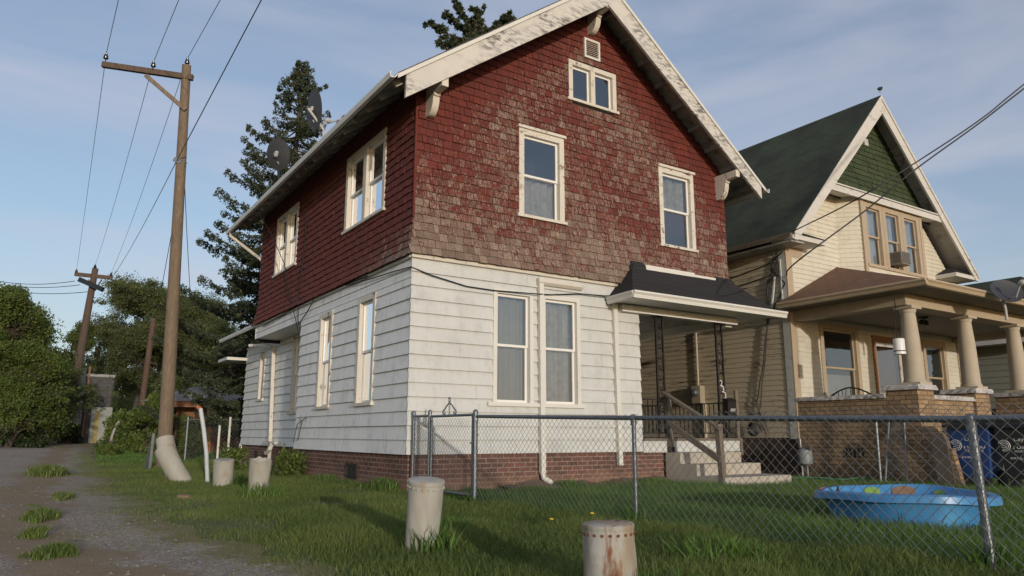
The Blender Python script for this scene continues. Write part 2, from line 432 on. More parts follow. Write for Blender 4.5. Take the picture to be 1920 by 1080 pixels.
def window(parent, fr, u0, u1, z0, z1, cas=.1, sill=.05, head=.0, lites=1, paint='trim', sash='vinyl', depth=.09, split=.5, room='dark',
           cur='curtain', curz=None, gap=None, single=False, label=None, proud=.03, sillw=.04, mull=.1, dproud=.0):
    """outer casing u0..u1 x z0..z1; lites = sash pairs side by side"""
    f = MB(); bz = z0+sill; tz = z1-cas
    p = proud
    fr.box(f, u0, u0+cas, bz, z1, -depth, p); fr.box(f, u1-cas, u1, bz, z1, -depth, p)
    fr.box(f, u0+cas, u1-cas, tz, z1, -depth, p-.002)
    if head: fr.box(f, u0-.03, u1+.03, z1+.001, z1+head, 0, p+.035)
    iu0, iu1 = u0+cas, u1-cas; w_ = (iu1-iu0-mull*(lites-1))/lites
    opens = []
    for k in range(lites):
        a = iu0+k*(w_+mull); opens.append((a, a+w_))
        if k: fr.box(f, a-mull, a, bz, tz-.001, -depth, p-.003)
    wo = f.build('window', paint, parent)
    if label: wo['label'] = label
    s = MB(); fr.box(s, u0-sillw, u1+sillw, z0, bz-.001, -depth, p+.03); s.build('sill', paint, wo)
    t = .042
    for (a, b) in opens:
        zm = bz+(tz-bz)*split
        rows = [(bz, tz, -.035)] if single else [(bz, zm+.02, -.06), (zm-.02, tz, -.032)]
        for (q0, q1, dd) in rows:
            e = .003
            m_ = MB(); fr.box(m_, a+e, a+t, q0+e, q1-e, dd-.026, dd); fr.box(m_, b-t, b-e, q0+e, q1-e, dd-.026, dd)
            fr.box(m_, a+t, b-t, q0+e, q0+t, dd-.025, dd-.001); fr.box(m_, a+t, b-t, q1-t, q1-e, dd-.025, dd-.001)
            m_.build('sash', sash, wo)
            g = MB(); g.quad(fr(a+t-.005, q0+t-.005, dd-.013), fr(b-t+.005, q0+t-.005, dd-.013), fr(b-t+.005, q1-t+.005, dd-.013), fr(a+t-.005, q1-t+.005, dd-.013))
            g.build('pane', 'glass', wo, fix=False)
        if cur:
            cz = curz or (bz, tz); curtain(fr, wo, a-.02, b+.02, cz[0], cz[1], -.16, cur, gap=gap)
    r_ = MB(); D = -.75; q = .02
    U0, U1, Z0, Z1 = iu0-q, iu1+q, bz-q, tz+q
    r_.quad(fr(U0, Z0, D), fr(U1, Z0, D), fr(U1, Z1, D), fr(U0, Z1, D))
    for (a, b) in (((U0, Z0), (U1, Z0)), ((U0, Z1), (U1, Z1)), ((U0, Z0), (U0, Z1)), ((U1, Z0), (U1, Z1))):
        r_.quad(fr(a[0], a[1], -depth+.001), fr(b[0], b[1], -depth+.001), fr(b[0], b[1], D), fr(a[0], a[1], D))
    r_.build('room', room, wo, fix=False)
    return wo
def op(u0, u1, z0, z1, cas=.1, sill=.05): return (u0+cas-.004, u1-cas+.004, z0+sill-.004, z1-cas+.004)

def gz(x, y):
    """the lie of the ground"""
    t = min(max((y-8)/34., 0), 1); t = t*t*(3-2*t)
    z = -.1+.27*t
    z += .018*math.sin(x*.9+1.3)*math.sin(y*.7)+.01*math.sin(x*2.3+y*1.7)
    return z
def gz_np(x, y):
    t = np.clip((y-8)/34., 0, 1); t = t*t*(3-2*t)
    return -.1+.27*t+.018*np.sin(x*.9+1.3)*np.sin(y*.7)+.01*np.sin(x*2.3+y*1.7)
def sag(a, b, s, n=16):
    a = Vector(a); b = Vector(b); return [a.lerp(b, i/n)-Vector((0, 0, 4*s*(i/n)*(1-i/n))) for i in range(n+1)]

# ================================================================== OUR HOUSE
FRONT = Fr((0, 0, 0), (1, 0, 0), (0, -1, 0)); SIDE = Fr((0, 0, 0), (0, 1, 0), (-1, 0, 0))
HW = 6.93; ST = 3.27; XR = 3.45; ZR = 8.84; SLL, SLR = .745, .79; YF = -.55; YB = 9.6
def roof_top(x): return ZR-SLL*(XR-x) if x < XR else ZR-SLR*(x-XR)
house = thing('old_house', 'two-storey house with weathered red shingles above white lap siding and a front gable', 'house', (3.4, 4.3, -.1))
H = house
# window openings (outer casing)
G1 = [(1.40, 2.16, 1.13, 2.97), (2.33, 3.12, 1.13, 2.97)]
U1 = [(1.88, 2.82, 4.22, 5.78), (5.09, 6.03, 4.18, 5.76)]
AT = (2.95, 4.07, 6.56, 7.36)
SG = [(1.30, 2.03, 1.15, 2.96), (3.27, 3.98, 1.15, 2.94)]
SU = [(1.10, 2.90, 4.28, 5.74), (5.78, 7.42, 4.27, 5.70)]
# foundation
m = MB(); m.box((0.02, 0.02, -.5), (4.5, 5.14, WB+.02)); m.box((4.5, .03, -.5), (HW-.05, 9, WB-.02)); m.box((.62, 5.14, -.5), (4.5, 11.96, WB+.02))
m.build('foundation', 'brick', H)
m = MB(); m.box((0, 1.84, .0), (-.0, 2.3, .2))
v = MB(); v.bar((-.0, 1.86, .02), (-.0, 1.86, .22), .03); v.bar((0, 2.28, .02), (0, 2.28, .22), .03); v.bar((0, 1.84, .02), (0, 2.3, .02), .03); v.bar((0, 1.84, .22), (0, 2.3, .22), .03)
for i in range(5): v.bar((.005, 1.86, .05+.035*i), (.005, 2.28, .05+.035*i), .012)
v.box((.008, 1.85, .03), (.016, 2.29, .21)); v.build('foundation_vent', 'iron', H)
v = MB(); v.box((.60, 10.2, .08), (.615, 10.5, .28)); v.build('foundation_vent', 'iron', H)
# lower siding, front and side
fo = [op(*o, .07, .06) for o in G1]; so_ = [op(*o, cas=.09) for o in SG]
m = MB(); lap_wall(m, FRONT, lambda z: (-.02, 4.48), WB, ST, EXPO, fo, .027, 0, .003, .003)
for k in range(14):      # pressed corner pieces
    z = WB+k*EXPO; m.hexa([(-.034, -.034, z+.002), (.055, -.035, z+.002), (.055, .0, z+.002), (-.02, .01, z+.002), (-.004, -.008, z+EXPO-.004), (.055, -.006, z+EXPO-.004), (.055, .0, z+EXPO), (.0, .01, z+EXPO)])
m.build('siding_wall', 'siding', H, fix=False)
m = MB(); lap_wall(m, SIDE, lambda z: (-.0, 5.16), WB, ST-.29, EXPO, so_, .026, 0, .004, .004)
lap_wall(m, SIDE, lambda z: (-.0, 8.74), ST-.29, ST, .145, [], .02, 0)
ret = Fr((0, 5.16, 0), (1, 0, 0), (0, 1, 0)); lap_wall(m, ret, lambda z: (0, .62), WB, ST-.28, EXPO, [], .02)
m.build('siding_wall', 'siding_side', H, fix=False)
m = MB(); REC = Fr((.6, 0, 0), (0, 1, 0), (-1, 0, 0))
ro = [op(9.98, 10.52, 1.55, 2.92, .09), op(6.85, 7.62, 1.15, 3.0, .09)]
lap_wall(m, REC, lambda z: (5.16, 11.98), WB, 3.1, EXPO, ro, .032, 0, .003)
lap_wall(m, Fr((.6, 11.98, 0), (1, 0, 0), (0, 1, 0)), lambda z: (0, 4), WB, 3.1, EXPO)
m.build('siding_wall', 'siding_side', H, fix=False)
# inner shells so that no light leaks in
m = MB(); flat_wall(m, FRONT, lambda z: (0, 4.48), WB+.03, ST, fo, -.03); flat_wall(m, SIDE, lambda z: (0, 5.16), WB+.03, ST, so_, -.03)
flat_wall(m, REC, lambda z: (5.16, 11.98), WB+.03, 3.1, ro, -.03)
m.quad((4.47, 0.03, 0.6), (4.47, 2.7, 0.6), (4.47, 2.7, 3), (4.47, 0, 3)); m.quad((HW, 2.7, 0), (HW, 8.7, 0), (HW, 8.7, 6), (HW, 2.7, 6)); m.quad((0, 8.72, 2.9), (HW, 8.72, 2.9), (HW, 8.72, 6), (0, 8.72, 6))
m.quad((HW-.01, 0.01, 3.2), (HW-.01, 8.7, 3.2), (HW-.01, 8.7, 6), (HW-.01, 0.01, 6))
m.build('inner_wall', 'dark', H, fix=False)
# band between siding and shingles
m = MB(); FRONT.box(m, -.04, HW+.02, ST+.002, ST+.06, 0, .055); m.build('trim_band', 'trim', H)
m = MB(); SIDE.box(m, .0, 8.76, ST+.002, ST+.04, 0, .05); m.build('trim_band', 'band', H)
m = MB(); m.quad((-.01, 5.16, 2.985), (.62, 5.16, 2.985), (.62, 8.74, 2.985), (-.01, 8.74, 2.985)); m.quad((-.02, 8.76, 2.98), (.62, 8.76, 2.98), (.62, 8.76, 3.4), (-.02, 8.76, 3.4))
m.build('overhang_soffit', 'band', H, fix=False)
# red shingle walls
def flare(z): return .085*max(0, (3.95-z)/.6)**2 if z < 3.95 else 0.0
def urf(z):
    zz = z+.2
    a = max(0, XR-(ZR-zz)/SLL); b = min(HW, XR+(ZR-zz)/SLR)
    f = flare(z); return (a-f if a == 0 else a, b+f if b == HW else b)
def tone_front(u, z):
    rake = min(roof_top(u)-z, 3)/1.0
    b = .52
    if z < 4.3: b = .56+.20*((4.3-z)/1.0)**1.4*(1.2-.1*u)
    b -= .5*max(0, 1-(rake-.2)/1.1)**.8 if rake < 1.3 else 0
    b -= .28*max(0, min(1, (z-4.5)/.8))*max(0, 1-u/1.7)
    b -= .12*max(0, (u-4.2)/3)*max(0, min(1, (z-4.2)))
    b += .05*math.sin(u*1.7+z*2.1)-.02
    return (min(1, max(0, b+rnd.gauss(0, .06))), rnd.random(), rnd.random())
def tone_side(u, z):
    b = .07+.55*max(0, (4.15-z)/.8)*max(.12, 1-u/4.5)+.05*max(0, 1-u/2.)
    return (min(1, max(0, b+rnd.gauss(0, .06))), rnd.random(), rnd.random())
fo2 = [op(*o) for o in U1]+[op(*AT, cas=.09)]
m = MB(); shingle_wall(m, FRONT, urf, ST+.055, 8.64, .127, fo2, tone_front, flare); m.build('shingle_wall', 'shingle', H, fix=False)
so2 = [op(*o) for o in SU]
m = MB(); shingle_wall(m, SIDE, lambda z: (-flare(z), 8.74+flare(z)), ST+.035, 6.1, .127, so2, tone_side, flare); m.build('shingle_wall', 'shingle', H, fix=False)
m = MB(); flat_wall(m, FRONT, lambda z: (0, HW) if z < 5.9 else urf(z), ST, 8.6, fo2, -.012, .2); flat_wall(m, SIDE, lambda z: (0, 8.7), 3., 6.1, so2, -.012)
m.build('wall_sheathing', 'dark', H, fix=False)
m = MB(); m.bar((-.016, -.016, 3.9), (-.016, -.016, 6.05), .03); m.build('corner_board', MT['shingle'], H)
# windows
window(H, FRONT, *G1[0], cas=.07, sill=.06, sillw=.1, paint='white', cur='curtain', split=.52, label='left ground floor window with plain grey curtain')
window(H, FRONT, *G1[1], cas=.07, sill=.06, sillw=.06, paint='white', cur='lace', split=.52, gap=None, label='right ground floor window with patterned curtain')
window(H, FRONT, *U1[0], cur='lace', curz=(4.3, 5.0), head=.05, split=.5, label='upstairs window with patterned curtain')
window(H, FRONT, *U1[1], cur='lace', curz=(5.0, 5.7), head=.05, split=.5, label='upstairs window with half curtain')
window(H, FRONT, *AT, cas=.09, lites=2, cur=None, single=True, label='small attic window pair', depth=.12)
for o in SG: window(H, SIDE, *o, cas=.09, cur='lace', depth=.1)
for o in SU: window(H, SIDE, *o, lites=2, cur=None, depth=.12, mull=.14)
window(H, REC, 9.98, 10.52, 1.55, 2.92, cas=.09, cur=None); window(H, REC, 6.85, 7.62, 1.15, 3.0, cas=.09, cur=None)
# gable vent
m = MB(); a = (3.31, 3.68, 7.50, 7.89); FRONT.box(m, a[0], a[1], a[2], a[2]+.04, 0, .05); FRONT.box(m, a[0], a[1], a[3]-.04, a[3], 0, .05)
FRONT.box(m, a[0], a[0]+.04, a[2]+.04, a[3]-.04, 0, .05); FRONT.box(m, a[1]-.04, a[1], a[2]+.04, a[3]-.04, 0, .05)
for i in range(8):
    z = a[2]+.05+i*.036; m.hexa([FRONT(a[0]+.04, z, .045), FRONT(a[1]-.04, z, .045), FRONT(a[1]-.04, z+.006, .045), FRONT(a[0]+.04, z+.006, .045), FRONT(a[0]+.04, z+.028, .005), FRONT(a[1]-.04, z+.028, .005), FRONT(a[1]-.04, z+.034, .005), FRONT(a[0]+.04, z+.034, .005)])
m.build('gable_vent', 'white', H)
# roof slabs
TH = .09; XL = -.60; XE = 7.50
def slab(x0, x1, z0, z1, dz, ya=YF-.03, yb=YB):
    return [(x0, ya, z0), (x1, ya, z1), (x1, yb, z1), (x0, yb, z0), (x0, ya, z0-dz), (x1, ya, z1-dz), (x1, yb, z1-dz), (x0, yb, z0-dz)]
m = MB(); m.add(slab(XL, XR, roof_top(XL), ZR, .03), [(0, 1, 2, 3), (4, 7, 6, 5), (0, 4, 5, 1), (2, 6, 7, 3), (0, 3, 7, 4)])
m.add(slab(XE, XR, roof_top(XE), ZR, .03), [(0, 1, 2, 3), (4, 7, 6, 5), (0, 4, 5, 1), (2, 6, 7, 3), (0, 3, 7, 4)])
m.build('roof', 'roof_main', H)
m = MB()
for X in (XL+.03, XE-.03): m.add(slab(X, XR, roof_top(X)-.033, ZR-.033, .03, YF+.02, YB-.02), [(0, 1, 2, 3), (4, 7, 6, 5), (0, 4, 5, 1), (2, 6, 7, 3), (0, 3, 7, 4)])
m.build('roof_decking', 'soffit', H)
# bargeboards with a crown strip
for sgn, X, label in ((1, XL+.14, None), (-1, XE-.10, None)):
    sl_ = .725 if sgn > 0 else .743
    bz = lambda x: 8.31-sl_*abs(XR-x); tz = lambda x: roof_top(x)-.04
    Xs = X+.03*sgn
    m = MB(); m.prism([(X, YF-.03, bz(X)), (XR, YF-.03, bz(XR)), (XR, YF-.03, tz(XR)), (X, YF-.03, tz(X))], (0, .05, 0))
    bb = m.build('bargeboard', 'barge', H)
    m = MB(); X2 = XL if sgn > 0 else XE
    m.prism([(X2, YF-.055, tz(X2)-.055), (XR, YF-.055, tz(XR)-.055), (XR, YF-.055, tz(XR)+.012), (X2, YF-.055, tz(X2)+.012)], (0, .024, 0)); m.build('crown_strip', 'white', bb)
# lookouts beneath the rake overhang and rafter tails on the side
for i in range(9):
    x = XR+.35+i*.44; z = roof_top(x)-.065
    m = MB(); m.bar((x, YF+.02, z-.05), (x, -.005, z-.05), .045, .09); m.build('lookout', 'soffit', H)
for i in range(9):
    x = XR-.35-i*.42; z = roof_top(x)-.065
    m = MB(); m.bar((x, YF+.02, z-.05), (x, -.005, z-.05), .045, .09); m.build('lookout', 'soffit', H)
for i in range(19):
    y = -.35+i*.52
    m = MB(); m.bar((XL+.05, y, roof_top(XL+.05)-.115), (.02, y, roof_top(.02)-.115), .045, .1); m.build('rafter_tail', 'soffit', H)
# brackets
def bracket(x, ztop, zbot, name='bracket'):
    m = MB(); w2 = .055
    m.box((x-w2, YF+.0, ztop-.14), (x+w2, -.0, ztop))
    b = m.build(name, 'trim', H)
    pts = [(x-w2, -.0, ztop-.142), (x-w2, -.30, ztop-.142), (x-w2, -.30, ztop-.19)]
    for i in range(9):
        t = i/8*math.pi/2; pts.append((x-w2, -.09-.18*math.cos(t)**1.0, zbot+.02+(ztop-.2-zbot)*(1-math.sin(t)) if False else ztop-.2-(ztop-.2-zbot)*math.sin(t)))
    pts += [(x-w2, -.09, zbot), (x-w2, -.0, zbot)]
    m = MB(); m.prism(pts, (2*w2, 0, 0)); m.build('curved_brace', 'trim', b)
bracket(.19, 5.98, 5.52); bracket(6.74, 5.86, 5.36); bracket(XR+.02, 8.42, 7.98)
# gutters
m = MB(); prof = [(0, 0), (-.02, -.055), (-.06, -.085), (-.115, -.09), (-.13, -.03), (-.125, .0), (-.11, -.0), (-.11, -.07), (-.06, -.07), (-.03, -.04), (-.01, 0)]
zg = roof_top(XL)-.02
m.prism([(XL+.0+a, -.60, zg+b) for a, b in prof], (0, 10.2, 0)); m.build('gutter', 'white', H)
m = MB(); m.tube([(XL-.06, 9.35, zg-.08), (XL-.06, 9.35, zg-.17), (XL+.05, 9.3, zg-.26), (0.0, 8.95, zg-.75), (.05, 8.8, zg-.85)], .04, 8); m.build('downspout', 'trim', H, smooth=True)
m = MB(); zg2 = roof_top(XE)-.02; m.prism([(XE-a, -.60, zg2+b) for a, b in prof], (0, 10.2, 0)); m.build('gutter', 'white', H)
def dspout(pts, name='downspout', mm='white', w_=.085, h_=.07):
    m = MB()
    for a, b in zip(pts[:-1], pts[1:]): m.bar(a, b, w_, h_, up=(0, -1, .01))
    return m.build(name, mm, H)
dspout([(2.28, -.06, 3.22), (2.30, -.06, .12), ]); 
m = MB(); m.tube([(2.30, -.06, .14), (2.31, -.08, .04), (2.40, -.18, -.04)], .043, 8); m.build('downspout_elbow', 'white', H, smooth=True)
dspout([(3.87, -.05, 2.98), (3.91, -.05, .2)])
dspout([(.52, 9.05, 2.85), (.52, 8.80, .35)], mm='trim')
m = MB(); m.bar((.52, 8.80, .36), (.40, 8.35, -.06), .08, .06); m.bar((.46, 9.1, .5), (.46, 8.1, .5), .07, .06); m.tube([(.46, 8.4, .48), (.40, 8.35, .36), (.38, 8.6, .26)], .05, 8); m.build('downspout_elbow', 'trim', H)
m = MB(); m.tube([(.1, 9.75, 2.93), (.3, 9.4, 2.92), (.5, 9.15, 2.88)], .04, 8); m.build('downspout_elbow', 'siding_side', H, smooth=True)
# little box hood over the right front window
m = MB(); m.prism([(2.22, 0, 3.22), (2.22, -.11, 3.20), (2.22, -.11, 3.15), (2.22, -.07, 3.11), (2.22, 0, 3.10)], (.92, 0, 0)); m.build('window_hood', 'trim', H)
# rear wing roofs
m = MB(); m.hexa([(.05, 8.78, 3.28), (3, 8.78, 5.0), (3, 12.5, 5.0), (.05, 12.5, 3.28), (.05, 8.78, 3.36), (3, 8.78, 5.1), (3, 12.5, 5.1), (.05, 12.5, 3.36)]); m.build('rear_roof', 'roof_dark', H)
m = MB(); m.prism([(.05+a, 8.76, 3.36+b) for a, b in prof], (0, 3.8, 0)); m.build('gutter', 'white', H)
m = MB(); m.box((.05, 11.98, 2.75), (1.5, 13.1, 2.83)); m.build('rear_canopy', 'white', H)
m = MB(); m.box((.56, 11.95, -.2), (.62, 12.02, WB+.02)); m.build('corner_post', 'white', H)
# chimney
m = MB(); m.box((1.45, 7.3, 7), (1.95, 7.8, 8.55)); m.box((1.41, 7.26, 8.55), (1.99, 7.84, 8.66)); m.build('chimney', 'chim', H)

# ---------------- porch
m = MB(); zc = 3.03; cyf = -.74
A = [(3.80, -.0, zc), (3.68, cyf, zc), (7.50, cyf, zc), (7.50, 0.3, zc)]
Tl, Tr = (4.33, -.03, 3.70), (6.95, -.03, 3.72)
m.poly([(3.68, cyf, zc), (7.50, cyf, zc), Tr, Tl]); m.poly([(3.72, -.02, zc), (3.68, cyf, zc), Tl]); m.poly([(7.50, cyf, zc), (7.50, .4, zc), (6.97, .4, 3.72), Tr])
m.poly([(3.68, cyf, zc-.02), (7.50, cyf, zc-.02), (7.50, .4, zc-.02), (3.72, .4, zc-.02)])
pr = m.build('porch_roof', 'roof_dark', H, fix=False)
m = MB(); m.hexa([(4.25, -.13, 3.57), (4.62, -.13, 3.57), (4.62, -.02, 3.66), (4.25, -.02, 3.66), (4.30, -.10, 3.72), (4.60, -.10, 3.72), (4.60, -.02, 3.80), (4.30, -.02, 3.80)])
m.build('ridge_cap', 'roof_dark', pr); m = MB(); m.hexa([(6.5, -.13, 3.57), (7.02, -.13, 3.57), (7.02, 0, 3.66), (6.5, 0, 3.66), (6.5, -.10, 3.69), (6.98, -.10, 3.69), (6.98, 0, 3.79), (6.5, 0, 3.79)]); m.build('ridge_cap', 'roof_dark', pr)
m = MB(); m.box((4.63, -.075, 3.655), (5.9, -.055, 3.75)); m.box((5.9, -.072, 3.65), (6.49, -.052, 3.72)); m.build('flashing', 'white', pr)
m = MB(); pf = [(0, .02), (-.11, .02), (-.115, -.01), (-.085, -.045), (-.075, -.10), (0, -.10)]
m.prism([(3.62, cyf+a, zc+b) for a, b in pf], (3.98, 0, 0)); m.prism([(3.68+a*.7, cyf-.06, zc+b) for a, b in pf], (.07, .74, 0)); m.build('gutter', 'white', pr)
m = MB(); m.box((3.70, cyf+.003, zc-.06), (7.48, .3, zc-.045)); m.build('porch_soffit', 'band', pr)
m = MB(); m.box((4.0, -.12, 2.83), (7.0, .03, 2.955)); m.box((6.82, .03, 2.80), (7.0, 3, 2.955)); m.build('porch_beam', 'band', H)
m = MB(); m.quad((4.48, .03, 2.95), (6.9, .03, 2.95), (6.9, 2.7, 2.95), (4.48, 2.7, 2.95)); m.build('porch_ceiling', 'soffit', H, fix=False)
m = MB(); lap_wall(m, Fr((0, 2.7, 0), (1, 0, 0), (0, -1, 0)), lambda z: (4.48, HW), .62, 2.95, EXPO); m.build('porch_back_wall', 'siding', H, fix=False)
m = MB(); m.box((4.50, -.04, .60), (7.05, 2.7, .645)); m.build('porch_floor', 'oldwood', H)
m = MB(); m.box((4.49, -.018, .40), (6.98, .02, .598)); m.build('porch_skirt', 'siding', H)
m = MB(); m.box((6.985, -.03, .33), (7.06, .02, .598)); m.build('corner_post', 'oldwood', H)
def iron_post(u0, u1, y, z0, z1):
    m = MB()
    for u in (u0, u1): m.bar((u, y, z0), (u, y, z1), .03)
    m.box((u0-.08, y-.08, z1-.02), (u1+.08, y+.08, z1)); m.box((u0-.03, y-.03, z0), (u1+.03, y+.03, z0+.015))
    c = (u0+u1)/2; hw = (u1-u0)/2-.02; z = z0+.1; k = 0
    while z < z1-.2:
        s = 1 if k % 2 else -1
        pts = [(c+s*hw*math.cos(t)*(1-t/11), y, z+.10+.085*math.sin(t)*(1-t/14)) for t in [i*.5 for i in range(-5, 16)]]
        m.tube(pts, .008, 4); z += .19; k += 1
        m.tube([(c-hw, y, z-.01), (c+hw, y, z-.01)], .006, 4)
    for u in (u0, u1): m.bar((u, y+.17, z0), (u, y+.17, z1), .022) if False else None
    return m.build('iron_post', 'iron', H)
iron_post(4.89, 5.06, -.0, .64, 2.85); iron_post(6.48, 6.65, -.0, .64, 2.85)
def railing(a, b, z0, z1, post=None):
    m = MB(); a = Vector(a); b = Vector(b); L = (b-a).length
    m.bar(a+Vector((0, 0, z1)), b+Vector((0, 0, z1)), .035, .02); m.bar(a+Vector((0, 0, z0)), b+Vector((0, 0, z0)), .025, .02)
    for i in range(1, int(L/.115)):
        p = a.lerp(b, i*.115/L); m.bar(p+Vector((0, 0, z0)), p+Vector((0, 0, z1)), .014)
    return m.build('porch_railing', 'iron', H)
railing((6.9, .05, .64), (6.9, 2.6, .64), .1, .68); railing((4.52, .0, .64), (4.88, .0, .64), .1, .68); railing((6.66, 0, .64), (6.9, .05, .64), .1, .68)
railing((4.6, 1.9, .64), (6.8, 1.9, .64), .1, .68)
# concrete steps
m = MB()
m.box((4.98, -.39, -.3), (6.55, -.045, .398)); m.box((4.98, -.76, -.3), (6.62, -.392, .215)); m.box((4.98, -1.36, -.3), (6.66, -.763, .03))
m.build('concrete_steps', 'conc', H)
# timber hand rail
hr = thing('step_handrail', 'grey weathered timber handrail standing on the concrete porch steps', 'handrail', (5.0, -.8, -.1))
m = MB(); m.bar((5.10, -.06, .41), (5.06, -.06, 1.36), .09); m.build('post', 'oldwood', hr)
m = MB(); m.bar((5.02, -1.28, -.12), (5.0, -1.25, .88), .09); m.build('post', 'oldwood', hr)
m = MB(); m.bar((5.0, -.02, 1.45), (4.95, -1.34, .80), .09, .045); m.build('rail', 'oldwood', hr)
m = MB(); m.bar((4.99, -.1, .93), (4.96, -1.30, .30), .04, .1); m.build('rail', 'oldwood', hr)
m = MB(); m.box((5.05, -.11, .405), (5.15, -.01, .5)); m.build('post_base', 'iron', hr)
# mailbox and house number
mb = thing('mailbox', 'black wall mailbox hung on the ornate iron porch post', 'mailbox', (6.64, -.06, 1.15))
m = MB(); m.box((6.56, -.14, 1.02), (6.80, -.03, 1.33)); m.hexa([(6.555, -.16, 1.33), (6.805, -.16, 1.33), (6.805, -.03, 1.33), (6.555, -.03, 1.33), (6.555, -.13, 1.37), (6.805, -.13, 1.37), (6.805, -.03, 1.40), (6.555, -.03, 1.40)]); m.build('box', 'iron', mb)
m = MB()
for i in range(4): m.bar((6.63+i*.035, -.143, 1.14), (6.655+i*.035, -.143, 1.20), .02, .004, up=(0, 1, 0))
m.build('letter_slots', 'dishw', mb)
def text(body, size, loc, rot, m, name, parent=None, ext=.002, align='CENTER', spacing=1.0):
    c = bpy.data.curves.new(name, 'FONT'); c.body = body; c.size = size; c.extrude = ext; c.align_x = align; c.space_line = .9; c.space_character = spacing
    t_ = bpy.data.objects.new(name, c); COL.objects.link(t_); t_.location = loc; t_.rotation_euler = rot
    bpy.context.view_layer.update(); dg = bpy.context.evaluated_depsgraph_get()
    me = bpy.data.meshes.new_from_object(t_.evaluated_get(dg)); mw = t_.matrix_world.copy(); bpy.data.objects.remove(t_); bpy.data.curves.remove(c)
    me.transform(mw); me.materials.clear(); me.materials.append(MT[m])
    o = bpy.data.objects.new(name, me); COL.objects.link(o)
    if parent: o.parent = parent; o.matrix_parent_inverse = Matrix.Translation(-wloc(parent))
    return o
MT['lettering'] = m_simple('white_lettering', (.62, .62, .6), .5, 0, .03)
nb = thing('house_number', 'white digits 233 stepping down the iron porch post', 'house number', (6.56, -.03, 1.5))
for i, ch in enumerate('233'): text(ch, .17, (6.53+.045*i, -.035, 1.62-.115*i), (R(90), 0, 0), 'lettering', 'digit', nb)
m = MB(); m.box((6.90, -.05, .62), (6.97, .0, 1.55)); m.build('timber_upright', 'oldwood', H)
# cable strung along the house
ca = MB()
ca.tube([(-.05, 2.6, 3.28), (-.06, 1.5, 3.20), (-.05, .6, 3.16), (-.04, -.03, 3.12), (.3, -.045, 3.03), (.9, -.045, 2.93), (1.4, -.05, 2.92), (2.2, -.11, 2.94), (2.5, -.05, 2.97), (3.1, -.05, 3.05), (3.6, -.1, 3.06), (3.8, -.1, 3.08)], .010, 5)
ca.tube([(-.05, 8.0, 3.2), (-.06, 5.6, 3.30), (-.07, 4, 3.31), (-.06, 2.6, 3.30), (-.05, 1.6, 3.27)], .012, 5)
ca.tube([(-.62, 7.0, 5.7), (-.3, 6.9, 5.2), (-.08, 6.4, 4.4), (-.1, 5.9, 3.7), (-.07, 5.4, 3.05), (-.03, 5.3, 2.8)], .009, 5)
ca.tube([(-.05, 5.1, 5.6), (-.04, 5.15, 4.6), (-.09, 5.2, 3.5), (-.06, 5.25, 3.0), (-.05, 5.2, 2.9)], .011, 5)
ca.tube([(-.05, 4.3, 3.3), (-.05, 4.7, 3.1), (-.05, 5.1, 2.95)], .011, 5)
ca.tube([(-.04, 4.85, 1.0), (-.06, 4.6, .95), (-.05, 4.8, .6), (-.05, 5.1, .55), (-.05, 4.9, .9), (-.04, 4.4, 1.02)], .007, 5)
co = ca.build('wall_cable', 'cable'); tag(co, 'black cable sagging across the white siding and draped down the side wall', 'cable')
# satellite dishes on the roof edge
def sat(name, c, axis, rx, ry, label, foot, m='dish', bm='dishw'):
    t = thing(name, label, 'satellite dish', c); ax = Vector(axis).normalized(); c = Vector(c)
    x = ax.cross(Vector((0, 0, 1))).normalized(); y = x.cross(ax); b = MB(); n = 28; vs = []; fs = []
    for k in range(5):
        r = (k+1)/5
        for j in range(n):
            a = 2*math.pi*j/n; vs.append(c+x*math.cos(a)*rx*r+y*math.sin(a)*ry*r+ax*(.12*r*r*rx))
    b.add(vs+[c], [tuple((5*n, j, (j+1) % n)) for j in range(n)]+[(k*n+j, k*n+(j+1) % n, (k+1)*n+(j+1) % n, (k+1)*n+j) for k in range(4) for j in range(n)])
    vs2 = [v-ax*.012 for v in vs]+[c-ax*.012]
    b.add(vs2, [tuple((5*n, j, (j+1) % n)) for j in range(n)]+[(k*n+j, k*n+(j+1) % n, (k+1)*n+(j+1) % n, (k+1)*n+j) for k in range(4) for j in range(n)])
    b.add(vs[4*n:]+vs2[4*n:5*n], [(j, (j+1) % n, n+(j+1) % n, n+j) for j in range(n)])
    b.build('reflector', m, t, smooth=True)
    b = MB(); b.tube([c-ax*.02, c-ax*.12, Vector(foot)+Vector((0, 0, .2)), Vector(foot)], .025, 8); b.bar(c-ax*.10-y*.06, c-ax*.03+y*.05, .06, .04); b.build('mast', bm, t, smooth=False)
    b = MB(); e = c-y*ry*.9; b.tube([c-ax*.03-y*ry*.5, e+ax*rx*.5, c-y*ry*.35+ax*rx*1.25], .014, 6); b.lathe(c-y*ry*.35+ax*rx*1.22, [(.03, -.05), (.045, 0), (.045, .06), (.02, .09)], 10, ax=ax); b.build('feed_arm', bm, t)
    return t
sat('satellite_dish', at(521, 289, 15.2), (.62, .62, .25), .26, .33, 'grey satellite dish low on the roof edge above the far side window', (XL+.35, 6.55, roof_top(XL+.35)))
sat('satellite_dish', at(588, 206, 14.2), (.92, .25, .1), .24, .42, 'grey satellite dish seen nearly edge-on, higher up the roof near the chimney', at(606, 262, 14.1))
an = MB(); an.tube([at(588, 240, 14.2), at(642, 222, 15.5), at(655, 215, 16)], .018, 6); an.tube([at(606, 262, 14.1)-Vector((0, 0, .3)), at(606, 262, 14.1)], .02, 6); o = an.build('antenna_rod', 'dishw'); tag(o, 'thin pale rod between the upper dish and the chimney', 'antenna')

